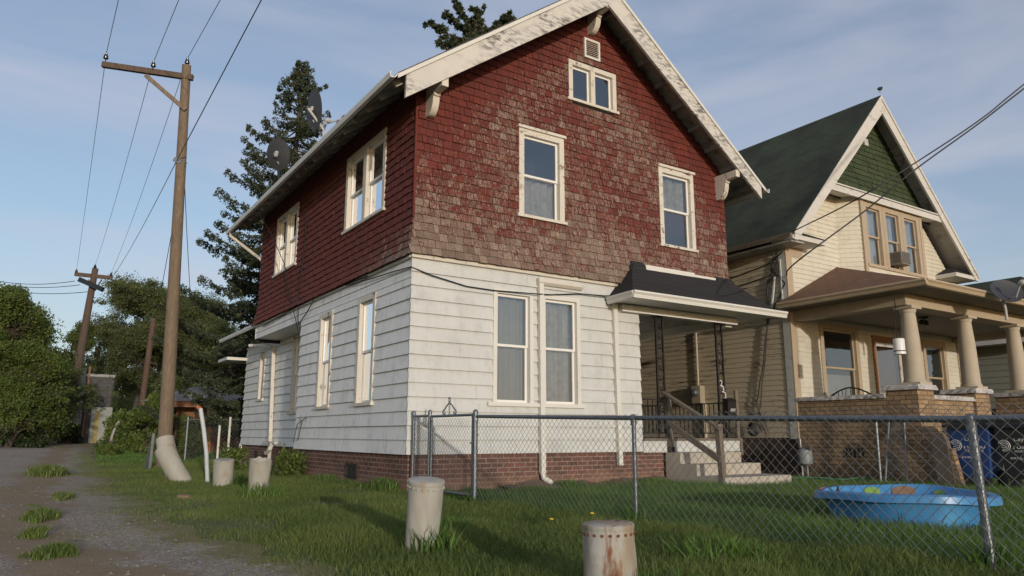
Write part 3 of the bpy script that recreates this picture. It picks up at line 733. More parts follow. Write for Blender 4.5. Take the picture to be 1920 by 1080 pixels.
# ================================================================== THE NEIGHBOUR'S HOUSE
MT['cream'] = m_siding('cream_clapboard', (.60, .57, .475), (.30, .24, .15), .55, .35, None, .6)
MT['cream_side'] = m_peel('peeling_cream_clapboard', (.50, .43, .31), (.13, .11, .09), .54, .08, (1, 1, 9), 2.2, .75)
MT['tan'] = m_simple('tan_trim_paint', (.39, .315, .22), .6, 0, .12)
MT['greytrim'] = m_peel('greyed_white_trim', (.50, .50, .47), (.25, .23, .2), .55, .1)
MT['green_sh'] = m_shingle('green_gable_shingles', (.034, .052, .020), (.048, .068, .028), (.12, .13, .07), (.07, .08, .05))
MT['tanbrick'] = m_brick('tan_porch_brick', (.42, .285, .155), (.27, .18, .10), (.12, .08, .055), .215, .078, (.08, .05, .035), .35, (-.1, .35, (.10, .07, .045)))
MT['darkbrick'] = m_brick('dark_stained_block', (.10, .062, .042), (.07, .045, .032), (.05, .035, .025), .4, .2)
MT['stone'] = m_peel('rock_faced_stone', (.55, .53, .50), (.26, .25, .24), .42, .15, (1, 1, 2), 14)
MT['column'] = m_simple('tan_column_paint', (.42, .36, .27), .75, 0, .15, 3, .2, 40)
MT['rake'] = m_peel('white_rake_board', (.60, .585, .54), (.34, .30, .25), .55, .15, (1, 1, 3), 3)
MT['lace_w'] = m_simple('pale_lace_curtain', (.42, .44, .46), .9, 0, .3, 15)
NX, NR, NY, NG, NXR = 8.5, 15.35, -.23, -.75, 11.86
nh = thing('neighbouring_house', 'cream clapboard house with green shingled gable, upstairs bay and columned brick porch', 'house', (11.9, 4, -.1)); Q = nh
NF = Fr((0, NY, 0), (1, 0, 0), (0, -1, 0)); NS = Fr((NX, 0, 0), (0, 1, 0), (-1, 0, 0))
ZA = 8.74; SN = 1.055; n_top = lambda x: ZA-SN*abs(x-NXR)
W1 = (9.45, 10.86, 1.25, 3.08); W2 = (13.55, 14.62, 1.25, 3.0); DR = (11.40, 12.78, .62, 2.95)
nops = [op(*W1, .12), op(*W2, .12), (DR[0]+.1, DR[1]-.1, DR[2], DR[3]-.1)]
def nur(z): return (max(NX, NXR-(ZA-z-.35)/SN), min(NR, NXR+(ZA-z-.35)/SN))
m = MB(); lap_wall(m, NF, nur, .62, 6.05, .105, nops, .014, 0, .001); m.build('clapboard_wall', 'cream', Q, fix=False)
m = MB(); lap_wall(m, NS, lambda z: (NY, 9.), .65, 4.75, .108, (), .016, 0, .002); m.build('clapboard_wall', 'cream_side', Q, fix=False)
m = MB(); flat_wall(m, NF, nur, .5, 8., nops, -.02); m.quad((NR, NY, .5), (NR, 9, .5), (NR, 9, 5), (NR, NY, 5)); m.quad((NX+.02, NY, .4), (NX+.02, 9, .4), (NX+.02, 9, 4.8), (NX+.02, NY, 4.8))
m.poly([(NX, 9, .4), (NR, 9, .4), (NR, 9, 5), (NXR, 9, 8.5), (NX, 9, 5)]); m.build('inner_wall', 'dark', Q, fix=False)
m = MB(); m.box((NX+.015, NY+.01, -.4), (NR, 9, .655)); m.build('foundation', 'darkbrick', Q)
m = MB(); NS.box(m, NY-.0, NY+.16, .63, 4.72, .0, .03); m.build('corner_board', 'greytrim', Q)
m = MB(); NF.box(m, NX-.03, NX+.16, .45, 4.72, 0, .032); m.build('corner_board', 'tan', Q); m = MB(); NF.box(m, NR-.16, NR+.03, .45, 4.72, 0, .032); m.build('corner_board', 'tan', Q); m = MB(); NF.box(m, NX+.16, NX+.55, 4.42, 4.72, 0, .03); m.build('frieze_board', 'tan', Q)
# rakes & roof
m = MB(); d = .035; XA, XB = 8.06, 15.66
for X in (XA, XB): m.add([(X, NG-.03, n_top(X)), (NXR, NG-.03, ZA), (NXR, 9.4, ZA), (X, 9.4, n_top(X)), (X, NG-.03, n_top(X)-d), (NXR, NG-.03, ZA-d), (NXR, 9.4, ZA-d), (X, 9.4, n_top(X)-d)], [(0, 1, 2, 3), (4, 7, 6, 5), (0, 4, 5, 1), (0, 3, 7, 4)])
m.build('roof', 'roof_green', Q)
m = MB()
for X in (XA+.05, XB-.05): m.add([(X, NG+.02, n_top(X)-.05), (NXR, NG+.02, ZA-.05), (NXR, 9.3, ZA-.05), (X, 9.3, n_top(X)-.05), (X, NG+.02, n_top(X)-.10), (NXR, NG+.02, ZA-.10), (NXR, 9.3, ZA-.10), (X, 9.3, n_top(X)-.10)], [(0, 1, 2, 3), (4, 7, 6, 5), (0, 4, 5, 1), (0, 3, 7, 4)])
m.build('roof_soffit', 'soffit', Q)
for X in (XA+.03, XB-.03):
    m = MB(); m.prism([(X+(.0 if X < NXR else 0), NG-.02, max(n_top(X)-.42, 4.60)), (X+(.12 if X < NXR else -.12), NG-.02, 4.60), (NXR, NG-.02, ZA-.46), (NXR, NG-.02, ZA-.03), (X, NG-.02, n_top(X)-.03)], (0, .05, 0)); b_ = m.build('rake_board', 'rake', Q)
    m = MB(); m.prism([(X, NG-.045, n_top(X)-.10), (NXR, NG-.045, ZA-.10), (NXR, NG-.045, ZA-.005), (X, NG-.045, n_top(X)-.005)], (0, .024, 0)); m.build('crown_strip', 'rake', b_)
# green gable
GR = Fr((0, -.36, 0), (1, 0, 0), (0, -1, 0))
m = MB(); shingle_wall(m, GR, lambda z: (NXR-(ZA-z-.12)/SN, NXR+(ZA-z-.12)/SN), 6.10, 8.5, .13, (), lambda u, z: (max(0, min(1, .25+rnd.gauss(0, .1))), rnd.random(), rnd.random()), lambda z: 0., (.12, .24))
m.build('gable_shingles', 'green_sh', Q, fix=False)
m = MB(); m.poly([(NXR-2.6, -.345, 6.0), (NXR+2.6, -.345, 6.0), (NXR, -.345, 8.6)]); m.build('gable_backing', 'dark', Q, fix=False)
m = MB(); m.box((9.52, NG+.04, 6.04), (14.20, -.20, 6.10)); m.box((9.55, NG+.0, 6.105), (14.16, -.36, 6.135)); m.box((9.5, NG+.02, 5.95), (14.22, NG+.06, 6.09)); m.build('gable_shelf', 'rake', Q)
m = MB(); m.box((11.62, -.40, 7.55), (11.78, -.362, 7.72)); m.build('gable_vent', 'greytrim', Q)
# eave returns
for x0, x1, s in ((8.06, 9.15, 1), (14.55, 15.66, -1)):
    m = MB(); m.box((x0, NG, 4.62), (x1, NY, 4.72)); r_ = m.build('eave_return', 'rake', Q)
    m = MB(); m.add([(x0, NG-.03, 4.725), (x1+.03*s, NG-.03, 4.725), (x1, NY, 4.725), (x0, NY, 4.725), ((x0+.35 if s > 0 else x1-.35), NY, 5.05)], [(0, 1, 4), (1, 2, 4), (3, 0, 4), (0, 3, 2, 1)]); m.build('return_roof', 'roof_dark', r_)
m = MB(); pg = [(0, 0), (-.02, -.06), (-.09, -.10), (-.11, -.02), (-.11, 0)]
m.prism([(XA+a+.02, NG, n_top(XA)+b) for a, b in pg], (0, 10, 0)); m.build('gutter', 'oldwood', Q)
m = MB(); m.box((XA+.02, NG+.05, n_top(XA)-.16), (NX, 9, n_top(XA)-.12)); m.build('side_soffit', 'soffit', Q)
# bay
BP = [(10.42, NY), (10.80, -.62), (13.32, -.62), (13.72, NY)]
def seg_fr(a, b):
    a = Vector((*a, 0)); b = Vector((*b, 0)); u = (b-a).normalized(); return Fr(a, u, (u.y, -u.x, 0)), (b-a).length
bw = [(10.86-10.80+.0, .0)]
fr_b, L = seg_fr(BP[1], BP[2])
bays = (.10, 2.42, 4.45, 5.93)
m = MB()
for i in (0, 2):
    f_, l_ = seg_fr(BP[i], BP[i+1]); lap_wall(m, f_, lambda z, l_=l_: (0, l_), 4.1, 6.04, .105, (), .014)
lap_wall(m, fr_b, lambda z: (0, L), 4.1, 4.5, .105, (), .014); lap_wall(m, fr_b, lambda z: (0, L), 5.9, 6.04, .105, (), .014)
b_ = m.build('bay_wall', 'cream', Q, fix=False)
m = MB(); m.box((BP[1][0]-.03, -.65, 4.1), (BP[1][0]+.08, -.55, 6.03)); m.build('bay_corner', 'tan', b_); m = MB(); m.box((BP[2][0]-.08, -.65, 4.1), (BP[2][0]+.03, -.55, 6.03)); m.build('bay_corner', 'tan', b_)
for u0, cz_ in ((.06, None), (.85, (4.9, 5.9)), (1.64, None)):
    window(Q, fr_b, u0, u0+.80, 4.42, 5.96, cas=.13, sill=.07, paint='tan', sash='tan', cur='lace_w', curz=cz_, sillw=0, label={.85: 'middle bay window raised over an air conditioner'}.get(u0), proud=.02)
ac = thing('air_conditioner', 'boxy window air conditioner sticking out of the middle bay window', 'air conditioner', (12.05, -.62, 4.6))
m = MB(); m.box((11.84, -.88, 4.56), (12.22, -.6, 4.86)); m.build('case', m_simple('weathered_ac_case', (.22, .20, .17), .6, .2, .3), ac)
m = MB()
for i in range(8): m.box((11.86, -.888, 4.59+i*.033), (12.20, -.88, 4.60+i*.033))
for i in range(7): m.box((11.833, -.85, 4.6+i*.035), (11.84, -.68, 4.612+i*.035))
m.build('grille', 'iron', ac)
# ground-floor openings
window(Q, NF, *W1, cas=.12, paint='tan', sash='tan', cur='curtain', curz=(1.3, 2.0), mull=.1, label='wide porch window')
window(Q, NF, *W2, cas=.12, paint='tan', sash='tan', cur=None)
m = MB(); NF.box(m, DR[0], DR[0]+.12, DR[2], DR[3], -.1, .03); NF.box(m, DR[1]-.12, DR[1], DR[2], DR[3], -.1, .03); NF.box(m, DR[0]+.12, DR[1]-.12, DR[3]-.12, DR[3], -.1, .028)
MT['orange_w'] = m_simple('orange_brown_door_trim', (.24, .12, .055), .6, 0, .2)
dd = m.build('door', 'orange_w', Q)
m = MB(); a, b = DR[0]+.13, DR[1]-.13
for q in ((a, a+.1, .64, 2.82), (b-.1, b, .64, 2.82), (a+.1, b-.1, .64, .85), (a+.1, b-.1, 1.55, 1.65), (a+.1, b-.1, 2.72, 2.82)): NF.box(m, *q, -.07, -.03)
m.build('storm_door', 'greytrim', dd); m = MB(); m.quad(NF(a+.1, .8, -.05), NF(b-.1, .8, -.05), NF(b-.1, 2.75, -.05), NF(a+.1, 2.75, -.05)); m.build('pane', 'glass', dd, fix=False)
m = MB(); NF.box(m, a, b, .64, 2.82, -.2, -.16); m.build('door_leaf', m_wood('brown_door', (.12, .045, .02), (.06, .022, .012)), dd)
# porch
PY0, PZ = -2.7, .62
m = MB(); m.box((NX+.05, PY0+.05, -.4), (NR, NY, PZ)); m.build('porch_floor', 'oldwood', Q)
m = MB(); m.box((NX, -2.12, -.4), (NX+.25, NY-.02, 1.37)); m.build('porch_side_wall', 'tanbrick', Q)
for i in range(7):
    pass
m = MB()
for i in range(5): m.box((NX-.012, -1.60+i*.08, .30), (NX+.004, -1.565+i*.08, .46))
m.build('wall_vent', 'iron', Q)
m = MB(); m.box((9.06, -2.66, -.4), (10.52, -2.42, 1.34)); m.build('porch_front_wall', 'tanbrick', Q); m = MB(); m.box((13.15, -2.66, -.4), (14.6, -2.42, 1.34)); m.build('porch_front_wall', 'tanbrick', Q)
m = MB(); m.box((15.1, -2.2, -.4), (15.35, NY, 1.34)); m.build('porch_side_wall', 'tanbrick', Q)
def stone(a, b, name='stone_coping'):
    m = MB(); (x0, y0, z0), (x1, y1, z1) = a, b; nx = max(2, int((x1-x0)/.08)); ny = max(2, int((y1-y0)/.08)); vs = []
    gx = [x0+(x1-x0)*i/nx for i in range(nx+1)]; gy = [y0+(y1-y0)*j/ny for j in range(ny+1)]
    ring = [(x, y0) for x in gx]+[(x1, y) for y in gy[1:]]+[(x, y1) for x in gx[::-1][1:]]+[(x0, y) for y in gy[::-1][1:-1]]
    n = len(ring); cx, cy = (x0+x1)/2, (y0+y1)/2
    for k, zz in enumerate((z0, z0+(z1-z0)*.5, z1)):
        for (x, y) in ring:
            j = rnd.uniform(0, .022) if k < 2 else rnd.uniform(-.006, .006)
            vs.append((x+(j if x == x1 else -j if x == x0 else 0), y+(j if y == y1 else -j if y == y0 else 0), zz))
    fs = [(k*n+i, k*n+(i+1) % n, (k+1)*n+(i+1) % n, (k+1)*n+i) for k in range(2) for i in range(n)]+[tuple(range(n))[::-1], tuple(range(2*n, 3*n))]
    m.add(vs, fs); return m.build(name, 'stone', Q)
stone((NX-.03, -2.11, 1.372), (NX+.28, NY-.03, 1.45)); stone((9.06, -2.69, 1.342), (10.51, -2.39, 1.42)); stone((13.15, -2.69, 1.342), (14.6, -2.39, 1.42)); stone((15.07, -2.2, 1.342), (15.38, NY, 1.42))
for i, x in enumerate((8.5, 10.55, 12.60, 14.62)):
    m = MB(); m.box((x, PY0, -.4), (x+.55, -2.13, 1.50)); m.build('brick_pier', 'tanbrick', Q)
    stone((x-.04, PY0-.04, 1.502), (x+.59, -2.09, 1.59), 'pier_cap')
    c = (x+.33, -2.50, 1.592)
    m = MB(); m.box((c[0]-.2, c[1]-.2, 1.592), (c[0]+.2, c[1]+.2, 1.64)); m.lathe((c[0], c[1], 1.64), [(.185, 0), (.19, .03), (.165, .06), (.16, .3), (.15, .8), (.125, 1.22), (.12, 1.26), (.135, 1.28), (.135, 1.30), (.15, 1.335)], 24)
    k_ = m.build('porch_column', 'column', Q, smooth=True)
    m = MB(); m.box((c[0]-.17, c[1]-.17, 2.976), (c[0]+.17, c[1]+.17, 3.03)); m.build('capital', 'column', k_)
m = MB(); m.hexa([(8.5, -2.7, -.1), (9.05, -2.7, -.1), (9.05, -2.6, .5), (8.5, -2.6, .5)]*1+[(8.5, -2.75, -.1)]*4) if False else None
m = MB(); m.box((8.57, -2.62, 3.032), (15.3, -2.28, 3.24)); m.box((8.57, -2.28, 3.032), (8.85, NY-.02, 3.24)); m.box((15.02, -2.28, 3.032), (15.3, NY-.02, 3.24)); m.build('porch_beam', 'tan', Q)
m = MB(); m.box((8.86, -2.27, 3.16), (15.01, NY-.03, 3.2)); m.build('porch_ceiling', m_simple('grey_porch_ceiling', (.22, .2, .17), .8), Q)
px0, px1, py0, pz = 8.08, 16.0, -3.22, 3.34
m = MB(); m.box((px0+.05, py0+.05, 3.245), (px1, NY-.03, 3.27)); m.build('porch_soffit', m_simple('porch_soffit_paint', (.2, .17, .13), .8), Q)
Zj = 4.40
m = MB(); m.poly([(px0, py0, pz), (px1, py0, pz), (14.2, NY, Zj), (10.3, NY, Zj)]); m.poly([(px0, py0, pz), (10.3, NY, Zj), (px0, NY-.02, pz)]); m.poly([(px0, py0, pz-.03), (px1, py0, pz-.03), (px1, NY, pz-.03), (px0, NY, pz-.03)]); m.build('porch_roof', 'roof_brown', Q, fix=False)
m = MB(); pg2 = [(0, .0), (-.09, .0), (-.10, -.03), (-.07, -.06), (-.05, -.11), (0, -.12)]
m.prism([(px0-.02, py0+a, pz+b) for a, b in pg2], (8, 0, 0)); m.prism([(px0+a, py0-.08, pz+b) for a, b in pg2], (0, 3.0, 0)); m.build('gutter', m_simple('tan_gutter_paint', (.40, .31, .20), .5), Q)
m = MB(); m.lathe((11.1, -1.6, 3.05), [(.10, .11), (.10, .08), (.03, .06)], 12); 
for s in (-1, 1): m.lathe((11.1+s*.08, -1.6, 3.0), [(.02, .1), (.06, .06), (.05, -.01)], 10)
o = m.build('porch_light', 'iron', Q)
m = MB(); m.box((9.46, -3.35, -.4), (9.0, -3.3, -.3)) if False else None
# front steps between the second and third pier
m = MB()
for i in range(4): m.box((11.12, -2.45-.28*(i+1), -.3), (12.58, -2.45-.28*i, .62-.16*(i+1)+.02*0))
m.build('porch_steps', 'conc', Q)
# things round the neighbour's house
t = thing('electric_meter', 'round glass electric meter on its box below a conduit on the peeling side wall', 'meter', (8.4, 2.3, 1.2))
m = MB(); m.box((8.33, 2.16, 1.42), (8.49, 2.42, 1.82)); m.build('meter_box', m_simple('meter_box_paint', (.30, .26, .19), .6), t)
m = MB(); m.lathe((8.33, 2.29, 1.66), [(.085, 0), (.085, .05), (.07, .1), (.03, .12)], 16, ax=(-1, 0, 0)); m.build('dial', 'galv', t, smooth=True)
m = MB(); m.tube([(8.44, 2.3, 1.82), (8.44, 2.3, 3.3), (8.44, 2.28, 4.2)], .024, 8); m.build('conduit', 'column', t)
m = MB(); m.bar((8.45, 2.15, .5), (8.45, 2.15, 1.42), .09, .03); m.build('backing_board', 'column', t)
t = thing('gas_meter', 'grey gas meter low against the corner of the brick porch', 'meter', (8.35, -.45, 0))
m = MB(); m.lathe((8.33, -.47, .12), [(.04, -.02), (.13, .04), (.15, .16), (.13, .30), (.05, .34)], 14); m.build('body', m_simple('gas_meter_paint', (.20, .22, .23), .5), t, smooth=True)
m = MB(); m.tube([(8.33, -.38, .44), (8.33, -.38, .62), (8.45, -.3, .64), (8.45, -.3, -.1)], .022, 8); m.tube([(8.33, -.5, .15), (8.33, -.5, -.1)], .02, 8); m.box((8.27, -.62, .42), (8.38, -.42, .47)); m.build('pipework', 'galv', t)
cb_ = MB()
for dx, pts in ((.0, ((-.04, 4.44), (.10, 4.30), (.12, 4.14), (.02, 4.08), (-.12, 3.95), (-.2, 3.8))), (.015, ((.05, 4.5), (-.05, 4.3), (.08, 4.1), (.21, 3.95), (.21, 3.79), (.25, 3.4), (.25, 3.1), (.47, 1.99), (.63, 1.21), (.45, .8))), (.03, ((.0, 4.05), (.2, 3.9), (.26, 3.5), (.3, 2.9), (.5, 2.0), (.68, 1.4), (.6, 1.0), (.5, .72))), (.01, ((-.2, 3.8), (.0, 3.5), (.2, 3.2))), (.02, ((4, 4.0), (2.5, 3.75), (1, 3.95), (.1, 4.05))), (.0, ((6, 4.35), (3, 4.1), (1, 4.2), (.2, 4.3), (-.2, 4.5)))):
    P_ = [Vector((8.46-dx, y, z)) for y, z in pts]; Q_ = []
    for i in range(len(P_)-1):
        for k in range(4): Q_.append(P_[i].lerp(P_[i+1], k/4)+Vector((0, .012*math.sin(k*1.5), 0)))
    cb_.tube(Q_+[P_[-1]], .012, 5)
o = cb_.build('service_cable', 'cable'); tag(o, 'tangle of black service cables hanging down the peeling side wall', 'cable')
m = MB(); m.bar((8.45, .03, 4.0), (8.44, .15, 3.35), .05, .03); m.bar((8.45, -.12, 4.35), (8.45, -.12, 3.2), .03, .03); o = m.build('cable_bracket', 'greytrim'); tag(o, 'pale bracket strip behind the service cables near the wall corner', 'bracket')
m = MB()
for k in range(5): m.tube([(8.36+.02*k-.05, .75+.12*math.cos(a*.5), .82+.13*math.sin(a*.5)) for a in range(13)], .012, 5)
o = m.build('cable_coil', 'cable'); tag(o, 'coil of black cable hung low on the peeling side wall', 'cable')
m = MB(); m.tube([(7.3+.6*math.sin(i*.5)*.5+.06*i, -1.0-.05*i+.15*math.cos(i*.9), -.06) for i in range(20)], .014, 6); o = m.build('garden_hose', m_simple('green_hose', (.05, .16, .09), .5)); tag(o, 'green garden hose lying in the grass beside the steps', 'hose')
t = thing('hanging_feeder', 'white cylindrical bird feeder hanging behind the first porch column', 'bird feeder', at(1686, 650, 13.0))
c = at(1686, 650, 13.0); m = MB(); m.lathe(c, [(.07, -.14), (.10, -.135), (.10, -.09), (.085, -.085), (.085, -.075), (.095, -.07), (.095, .13), (.09, .14)], 18); m.build('tube', 'vinyl', t, smooth=True)
m = MB(); m.tube([c+Vector((-.06, 0, .13)), c+Vector((-.05, 0, .35)), Vector((c.x, c.y, 3.1))], .006, 5); m.tube([c+Vector((.06, 0, .13)), c+Vector((.04, 0, .4)), Vector((c.x, c.y, 3.1))], .006, 5); m.lathe(c, [(.097, -.088), (.097, -.072)], 18); m.build('hanger', 'cable', t)
t = thing('garden_bench', 'black wrought iron bench with an arched back on the neighbour porch', 'bench', (9.4, -.95, .62))
m = MB()
pts = [(9.35, -.45-.09*i, 1.49+.16*math.sin(math.pi*i/10)) for i in range(11)]
m.tube(pts, .016, 6)
for i in range(1, 10): m.tube([(9.35, -.45-.09*i, 1.1), (9.35, -.45-.09*i+.04*math.sin(i*2), 1.3), (9.35, -.45-.09*i, 1.49+.16*math.sin(math.pi*i/10))], .008, 5)
m.tube([(9.35, -.45, 1.1), (9.35, -1.35, 1.1)], .014, 6); m.build('backrest', 'iron', t)
m = MB(); m.box((9.36, -1.35, 1.03), (9.8, -.45, 1.06)); m.build('seat', 'iron', t)
for a, b in ((9.37, -.47), (9.37, -1.33), (9.78, -.47), (9.78, -1.33)): m = MB(); m.bar((a, b, .62), (a, b, 1.03), .03); m.build('leg', 'iron', t)
# bird
bc = Vector((11.84, -.77, 8.86)); m = MB()
m.tube([bc+Vector((-.10, 0, .0)), bc+Vector((-.06, 0, .025)), bc+Vector((0, 0, .045)), bc+Vector((.05, 0, .06)), bc+Vector((.075, 0, .09)), bc+Vector((.10, 0, .10)), bc+Vector((.14, 0, .095))], [.008, .025, .045, .042, .032, .028, .004], 10)
m.tube([bc+Vector((0, .015, .01)), bc+Vector((.0, .015, -.05))], .005, 5); m.tube([bc+Vector((0, -.015, .01)), bc+Vector((.0, -.015, -.05))], .005, 5)
o = m.build('bird', 'cable', smooth=True); tag(o, 'small dark bird perched on the peak of the neighbour gable', 'bird')
sat('satellite_dish', at(1886, 547, 13.6), (-.45, -.80, .42), .31, .25, 'large dark satellite dish above the neighbour porch roof at the right edge', at(1888, 600, 13.6), bm='dishw')
# service drops
def wire(name, pts, r, label, group=None, m_='cable'):
    m = MB(); m.tube(pts, r, 6); o = m.build(name, m_, smooth=True); tag(o, label, 'cable', group); return o
e1 = Vector((8.12, -.76, 4.78)); e2 = Vector((8.46, -.25, 3.98))
far1 = at(1920, 158, 11.5); far2 = at(1920, 166, 11.5)
dv1 = far1+(far1-at(1838, 224, 11.55))*4; dv2 = far2+(far2-at(1836, 231, 11.65))*4
def cat3(P_, n=10):
    P_ = [2*P_[0]-P_[1]]+list(P_)+[2*P_[-1]-P_[-2]]; out = []
    for i in range(1, len(P_)-2):
        p0, p1, p2, p3 = P_[i-1:i+3]
        for k in range(n):
            t = k/n; out.append(.5*((2*p1)+(p2-p0)*t+(2*p0-5*p1+4*p2-p3)*t*t+(3*p1-p0-3*p2+p3)*t*t*t))
    return out+[P_[-2]]
wire('service_drop', cat3([e1, at(1600, 377, 11.9), at(1729, 297, 11.7), at(1838, 224, 11.55), far1, dv1]), .011, 'upper black service wire running from the neighbour eave to the upper right')
wire('service_drop', cat3([e2, at(1490, 494, 12.0), at(1621, 396, 11.9), at(1712, 321, 11.75), at(1836, 231, 11.65), far2, dv2]), .012, 'lower black service wire running from the cable tangle to the upper right')
wire('eave_wire', cat3([e1, Vector((8.2, 1, 4.65)), Vector((8.3, 3, 4.3))]), .012, 'black wire running back beneath the neighbour side gutter')

# ------------------------------------------------------------------ third house
MT['sage'] = m_siding('pale_sage_siding', (.30, .31, .27), (.16, .16, .14), .4, .3)
t = thing('far_house', 'low house with pale sage siding and dark roof behind the porch columns', 'house', (21, 5, -.1))
m = MB(); lap_wall(m, Fr((17.6, 0, 0), (0, 1, 0), (-1, 0, 0)), lambda z: (-2, 9), -.1, 3.1, .17); lap_wall(m, Fr((0, -2, 0), (1, 0, 0), (0, -1, 0)), lambda z: (17.6, 25), -.1, 3.1, .17); m.build('wall', 'sage', t, fix=False)
m = MB(); m.box((17.63, -1.97, -.1), (25, 9, 3.15)); m.build('inner_wall', 'sage', t)
m = MB(); m.box((17.1, -2.5, 3.12), (25.5, 9.4, 3.24)); m.build('eave', 'white', t)
m = MB(); m.add([(17.1, -2.5, 3.25), (25.5, -2.5, 3.25), (25.5, 9.4, 3.25), (17.1, 9.4, 3.25), (19.5, -.2, 5.3), (23.1, -.2, 5.3), (23.1, 7, 5.3), (19.5, 7, 5.3)], [(0, 1, 5, 4), (1, 2, 6, 5), (2, 3, 7, 6), (3, 0, 4, 7), (4, 5, 6, 7)]); m.build('roof', 'roof_green', t)

# ================================================================== GROUND
def m_ground():
    m, t, b = mat('lawn_earth'); p = pos(t)
    c = mixc(t, ramp(t, noise(t, p, 2.2, 6), .35, .65), (.075, .105, .024), (.125, .125, .040))
    c = mixc(t, ramp(t, noise(t, p, .9, 6, .65), .60, .72), c, (.21, .15, .08))
    c = mixc(t, ramp(t, noise(t, p, 60, 3), .4, .7), c, mixc(t, .5, c, (.02, .025, .008)))
    col(t, b, c); b.inputs['Roughness'].default_value = 1; bump(t, b, noise(t, p, 40, 5), .8, .03); return m
def m_gravel():
    m, t, b = mat('old_asphalt_gravel'); p = pos(t)
    c = mixc(t, ramp(t, noise(t, p, .8, 7, .6), .35, .65), (.23, .168, .112), (.32, .24, .16))
    c = mixc(t, ramp(t, noise(t, pos(t, (1.4, .35, 1)), 1.3, 6, .65, .5), .52, .66), c, (.28, .225, .15))
    c = mixc(t, ramp(t, noise(t, pos(t, (1.4, .3, 1)), 1.9, 7, .65, .5), .60, .70), c, (.10, .085, .07))
    v = N(t, 'TexVoronoi'); v.inputs['Scale'].default_value = 55; t.links.new(p, v.inputs['Vector'])
    s = N(t, 'SeparateColor'); t.links.new(v.outputs['Color'], s.inputs[0])
    c = mixc(t, math_(t, 'MULTIPLY', ramp(t, s.outputs['Red'], .15, .9), .85), c, mixc(t, s.outputs['Green'], (.07, .06, .06), (.50, .46, .42)))
    at_ = N(t, 'Attribute', attribute_name='tone'); sc_ = N(t, 'SeparateColor'); t.links.new(at_.outputs['Color'], sc_.inputs[0])
    rough_n = noise(t, p, 4.5, 8, .7, .4)
    dirt = mixc(t, noise(t, p, 7, 5), (.17, .118, .062), (.29, .215, .125))
    # packed earth down the middle and creeping in from the verges
    c = mixc(t, ramp(t, math_(t, 'ADD', math_(t, 'MULTIPLY', rough_n, .9), math_(t, 'MULTIPLY', sc_.outputs['Green'], .42)), .62, .74), c, dirt)
    e_ = ramp(t, math_(t, 'ADD', math_(t, 'MULTIPLY', rough_n, 1.3), math_(t, 'MULTIPLY', sc_.outputs['Red'], -1.0)), .22, .42)
    c = mixc(t, e_, c, mixc(t, noise(t, p, 11, 4), (.11, .105, .035), (.25, .185, .09)))
    col(t, b, c); b.inputs['Roughness'].default_value = .95
    h = math_(t, 'ADD', math_(t, 'MULTIPLY', v.outputs['Distance'], .5), math_(t, 'MULTIPLY', noise(t, p, 18, 6), 1.2)); bump(t, b, h, .8, .02); return m
MT['earth'] = m_ground(); MT['gravel'] = m_gravel()
def axis(a, b, fine, f0, f1):
    xs = []; x = a
    while x < b:
        xs.append(x); x += fine if f0 <= x <= f1 else max(fine, .12*min(abs(x-f0), abs(x-f1)))
    xs.append(b); return np.array(xs)
gx = axis(-400, 400, .35, -12, 14); gy = axis(-60, 900, .35, -11, 45)
X, Y = np.meshgrid(gx, gy); Z = gz_np(X, Y); nx_, ny_ = len(gx), len(gy)
vs = np.stack([X, Y, Z], -1).reshape(-1, 3)
m = MB(); m.v = [tuple(v) for v in vs]; m.f = [(j*nx_+i, j*nx_+i+1, (j+1)*nx_+i+1, (j+1)*nx_+i) for j in range(ny_-1) for i in range(nx_-1)]
o = m.build('ground', 'earth', smooth=True, fix=False); tag(o, 'grassy ground round the houses', 'ground', None, 'structure')
# the alley: right edge and left edge as they run away from the street
RE = [(-12, -2.2), (-7.5, -2.6), (-6, -2.85), (-4.95, -3.05), (-3.54, -3.25), (-.84, -3.3), (3, -3.25), (8, -3.05), (13.6, -2.75), (22, -2.2), (30, -1.6), (36, -1.0), (41, 0.5), (43, 4)]
LE = [(-12, -10), (-6, -8.4), (0, -8.6), (8, -9.0), (16, -9.6), (24, -11), (30, -13), (36, -16), (39, -18), (43, -18)]
def edge(E_, y): return float(np.interp(y, [a for a, b in E_], [b for a, b in E_]))
m = MB(); ys = np.arange(-11.9, 42.5, .25); K = 36; rows = []
for y in ys:
    a = edge(LE, y)+.12*math.sin(y*3.1)+.1*math.sin(y*7.7); b = edge(RE, y)+.12*math.sin(y*1.3+1)+.07*math.sin(y*6.1)+.05*math.sin(y*13.)+rnd.uniform(-.05, .05)
    rows.append([(a+(b-a)*k/K, y, gz(a+(b-a)*k/K, y)+.006+.012*math.sin(math.pi*min(1, k/K*3, (K-k)/K*3)*.5)) for k in range(K+1)])
m.v = [p for r in rows for p in r]
m.c = [(min(1, min(k, K-k)/K*6), math.exp(-((r[k][0]-r[K][0]+1.15)/.42)**2), 0) for r in rows for k in range(K+1)]
m.f = [(j*(K+1)+i, j*(K+1)+i+1, (j+1)*(K+1)+i+1, (j+1)*(K+1)+i) for j in range(len(rows)-1) for i in range(K)]
o = m.build('alley', 'gravel', smooth=True, fix=False); tag(o, 'worn gravel and asphalt alley', 'alley', None, 'structure')

